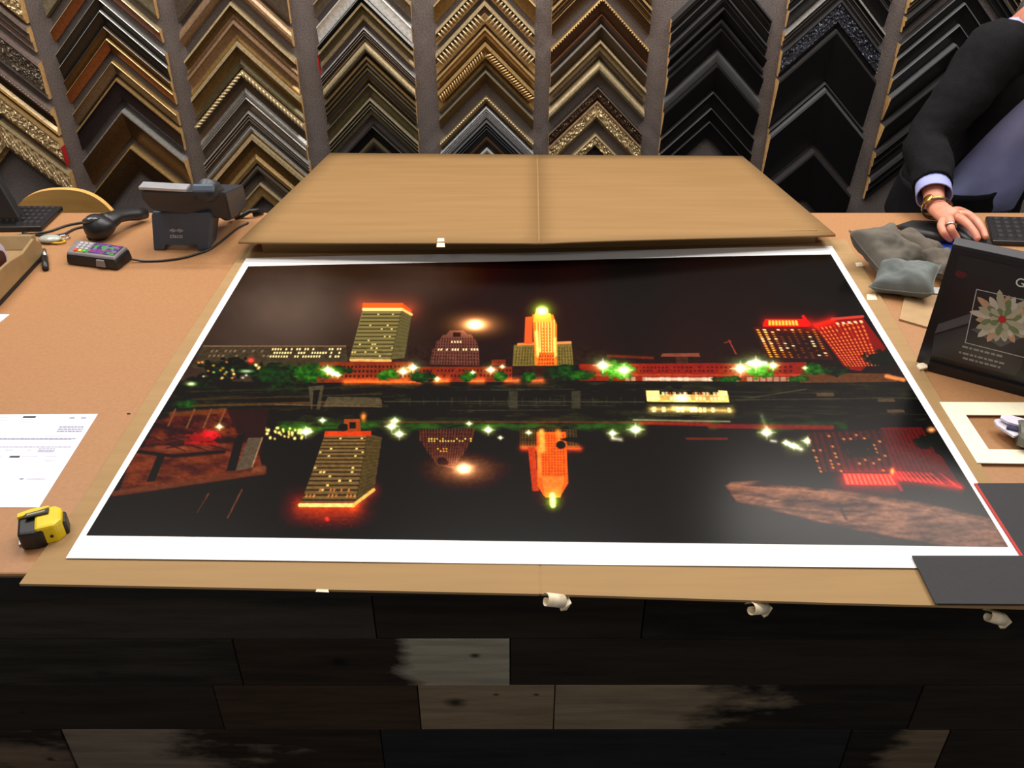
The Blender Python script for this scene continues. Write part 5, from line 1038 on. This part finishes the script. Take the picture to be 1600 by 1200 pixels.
# loft helper for clothes
def loft(name, rings, m, a0=0, a1=2*math.pi, n=28, parent=pe, amp=.006, solid=.004, seed=0):
    rows_ = []
    for c, ra, rb, rx_, fx_ in rings:
        rw = []
        for k_ in range(n + 1):
            t = a0 + (a1 - a0)*k_/n; p = c + rx_*(ra*math.cos(t)) + fx_*(rb*math.sin(t)); d_ = (p - c).normalized()
            p = p + d_*amp*mnoise.noise(p*14 + Vector((seed, 0, 0))) + d_*amp*.6*mnoise.noise(Vector((p.x*9, p.y*9, p.z*50 + seed))); rw.append(p)
        rows_.append(rw)
    return B().grid(rows_).build(name, m, parent, smooth=True, solid=solid, sub=1)
def spine(t):
    p = hip.lerp(chest, t) if t <= 1 else chest.lerp(neck, t - 1); return p
ax_t = (chest - hip).normalized(); fT = (Ff - ax_t*Ff.dot(ax_t)).normalized(); rT = fT.cross(ax_t); rT = rT if rT.dot(Rr) > 0 else -rT
loft('shirt', [(spine(.02), .158, .128, rT, fT), (spine(.25), .158, .13, rT, fT), (spine(.55), .155, .13, rT, fT), (spine(.85), .165, .13, rT, fT), (spine(1.1), .165, .115, rT, fT), (spine(1.42), .10, .085, rT, fT), (spine(1.62), .062, .062, rT, fT)], M_shirt, n=36, amp=.012)
# cardigan hangs open in front
d2r = math.radians
def cardi(rings, n=40, amp=.010):
    rows_ = []
    for c, ra, rb, a0, a1 in rings:
        rw = []
        for k_ in range(n + 1):
            t = d2r(a0 + (a1 - a0)*k_/n); p = c + rT*(ra*math.cos(t)) + fT*(rb*math.sin(t)); dd = (p - c).normalized()
            rw.append(p + dd*amp*(mnoise.noise(p*13) + .6*mnoise.noise(Vector((p.x*9, p.y*9, p.z*45)))))
        rows_.append(rw)
    return B().grid(rows_).build('cardigan', M_cardi, pe, smooth=True, solid=.006, sub=1)
cardi([(spine(-.30), .195, .165, 140, 352), (spine(-.05), .19, .165, 140, 358), (spine(.2), .182, .16, 138, 364), (spine(.5), .178, .155, 135, 374), (spine(.85), .186, .15, 130, 388), (spine(1.1), .188, .135, 122, 402), (spine(1.38), .130, .105, 112, 418), (spine(1.55), .082, .078, 108, 425)])
def sleeve(name, pts, rs, m, amp=.004, solid=.004):
    # resample
    b = B(); P_ = []; R2 = []
    for i in range(len(pts)-1):
        p0, p1, p2, p3 = pts[max(i-1, 0)], pts[i], pts[i+1], pts[min(i+2, len(pts)-1)]
        for k_ in range(7):
            t = k_/7; P_.append(.5*((2*p1) + (p2-p0)*t + (2*p0-5*p1+4*p2-p3)*t*t + (3*p1-p0-3*p2+p3)*t**3)); R2.append(rs[i]*(1-t) + rs[i+1]*t)
    P_.append(pts[-1]); R2.append(rs[-1]); rows_ = []; u = None
    for i, p in enumerate(P_):
        t = (P_[min(i+1, len(P_)-1)] - P_[max(i-1, 0)]).normalized()
        if u is None: u = t.orthogonal().normalized()
        u = (u - t*u.dot(t)).normalized(); w_ = t.cross(u); rw = []
        for k_ in range(20):
            a = 2*math.pi*k_/20; d_ = u*math.cos(a) + w_*math.sin(a); q = p + d_*R2[i]; q = q + d_*amp*(mnoise.noise(q*22) + mnoise.noise(Vector((q.x*10, q.y*10, q.z*60)))); rw.append(q)
        rows_.append(rw)
    b.grid(rows_, close_u=True); return b.build(name, m, pe, smooth=True, solid=solid)
cuff0 = elb.lerp(wr, .74)
sleeve('sleeve', [sh.lerp(chest, .45) + Vector((0, 0, .0)), sh, sh.lerp(elb, .5), elb, elb.lerp(wr, .4), elb.lerp(wr, .72)], [.070, .070, .060, .050, .045, .041], M_cardi, .006, .005)
sleeve('sleeve', [lsh.lerp(chest, .45), lsh, lsh.lerp(lel, .5), lel, lel.lerp(lwr, .4), lel.lerp(lwr, .75)], [.085, .078, .066, .056, .050, .044], M_cardi, .006, .005)
sleeve('shirt_cuff', [elb.lerp(wr, .60), elb.lerp(wr, .72), elb.lerp(wr, .86)], [.036, .037, .038], M_shirt, .0015, .0025)
sleeve('shirt_cuff', [lel.lerp(lwr, .62), lel.lerp(lwr, .74), lel.lerp(lwr, .86)], [.036, .037, .038], M_shirt, .0015, .0025)
# collar
for s in (1, -1):
    c = spine(1.58); b = B(); rows_ = []
    for i in range(9):
        t = d2r(90 + s*(8 + 150*i/8)); p = c + rT*.076*math.cos(t) + fT*.076*math.sin(t); d_ = (p - c).normalized(); rows_.append([p + ax_t*.045, p + d_*.016 + ax_t*.035, p + d_*.045 - ax_t*(.03 - .02*i/8)])
    b.grid(rows_).build('collar', M_shirt, pe, smooth=True, solid=.003)
# trousers and shoes
for s in (1, -1):
    b_ = hip + Rr*s*.085
    sleeve('trouser_leg', [b_ + Vector((0, 0, .06)), b_ + Vector((0, 0, -.12)), b_ + Rr*s*.015 + Vector((0, 0, -.42)), b_ + Rr*s*.02 + Vector((0, 0, -.84)) - Ff*.02], [.125, .115, .085, .075], M_trou, .004, .004)
    fp = b_ + Rr*s*.02 - Ff*.02; fp.z = .035
    B().ell(fp + Ff*.07, (.045, .13, .035), Rz(math.atan2(Ff.y, Ff.x) - math.pi/2), 16, 10, lambda q: Vector((q.x*(1 + .15*q.y), q.y, max(q.z, -.9)))).build('shoe', M_black, pe, smooth=True)
# head with face and hair
fd = Vector((.55, -.70, -.35)).normalized(); hr = fd.cross(Vector((0, 0, 1))).normalized(); hu = hr.cross(fd).normalized(); HR = Matrix((hr, fd, hu)).transposed()
def headf(q):
    jaw = 1 - .28*max(0, -q.z)**1.3; return Vector((q.x*jaw, q.y*(1 - .10*max(0, -q.z)), q.z))
B().ell(head, (.074, .092, .112), HR, 28, 20, headf).build('head', M_skin, pe, smooth=True)
HP = lambda x, y, z: head + HR @ Vector((x, y, z))
B().tube([neck + Vector((0, 0, -.04)), head + Vector((-.01, .01, -.05))], [.052, .05], 16).build('neck', M_skin, pe, smooth=True)
b = B(); b.tube([HP(0, .083, .014), HP(0, .098, -.012), HP(0, .106, -.026), HP(0, .088, -.034)], [.006, .009, .012, .006], 10).build('nose', M_skin, pe, smooth=True)
for s in (-1, 1):
    B().ell(HP(s*.030, .078, .010), (.012, .009, .008), HR).build('eye', M_white, pe, smooth=True)
    B().ell(HP(s*.030, .0855, .010), (.005, .003, .005), HR).build('iris', mat('grey_iris', rgb(70, 90, 100), .2), pe, smooth=True)
    B().tube([HP(s*.016, .086, .026), HP(s*.030, .086, .031), HP(s*.045, .076, .026)], .0022, 6).build('eyebrow', M_hair, pe, smooth=True)
    B().ell(HP(s*.076, -.005, -.006), (.008, .018, .028), HR).build('ear', M_skin, pe, smooth=True)
b = B(); b.ell(HP(0, .084, -.058), (.022, .006, .007), HR).build('mouth', mat('lips', rgb(180, 90, 84), .5), pe, smooth=True)
def hairf(q):
    s = 1 + .06*mnoise.noise(q*6); y = q.y
    if q.y > .25 and q.z < .55: y = .25 + (q.y - .25)*.05
    return Vector((q.x*s, y*s, q.z if q.z > -.75 else -.75))
B().ell(head - fd*.012 + hu*.008, (.092, .112, .126), HR, 36, 26, hairf).build('hair', M_hair, pe, smooth=True)
B().ell(head - fd*.045 - hu*.105 + hr*.0, (.100, .080, .125), HR, 30, 20, lambda q: q*(1 + .05*mnoise.noise(q*5))).build('hair_back', M_hair, pe, smooth=True)
# watch, bracelet and ring
def band(name, c, axis, r_, wd, m, parent=pe, sq=.8, hgt=None):
    axis = axis.normalized(); u = axis.orthogonal().normalized(); w_ = axis.cross(u); b = B(); rows_ = []
    up_ = Vector((0, 0, 1)); w_ = (up_ - axis*up_.dot(axis)).normalized(); u = axis.cross(w_)
    for k_ in range(25):
        a = 2*math.pi*k_/24; d_ = u*math.cos(a) + w_*math.sin(a)*sq; rows_.append([c + d_*r_ - axis*wd/2, c + d_*(r_ + .0015), c + d_*r_ + axis*wd/2])
    return b.grid(rows_).build(name, m, parent, smooth=True, solid=.0015)
axw = P3(1477, 335, .052) - elb.lerp(wr, .9); wc = wr.lerp(P3(1477, 335, .052), .12)
bw = band('watch_strap', wc, axw, .0305, .009, M_gold)
fcn = (CAM - wc).normalized(); fcn = (fcn - axw.normalized()*fcn.dot(axw.normalized())).normalized(); fcn = (fcn + Vector((-.5, 0, .2))).normalized()
B().ell(wc + fcn*.030, (.0125, .0125, .0045), fcn.to_track_quat('Z', 'Y').to_matrix(), 18, 8).build('watch_case', M_gold, pe, smooth=True)
band('bracelet', wc + axw.normalized()*.010, axw, .0315, .004, mat('dark_beads', rgb(60, 40, 30), .3))
rg = hc[1][0]; band('ring', rg[0].lerp(rg[1], .62), rg[1] - rg[0], .0108, .005, M_chrome)
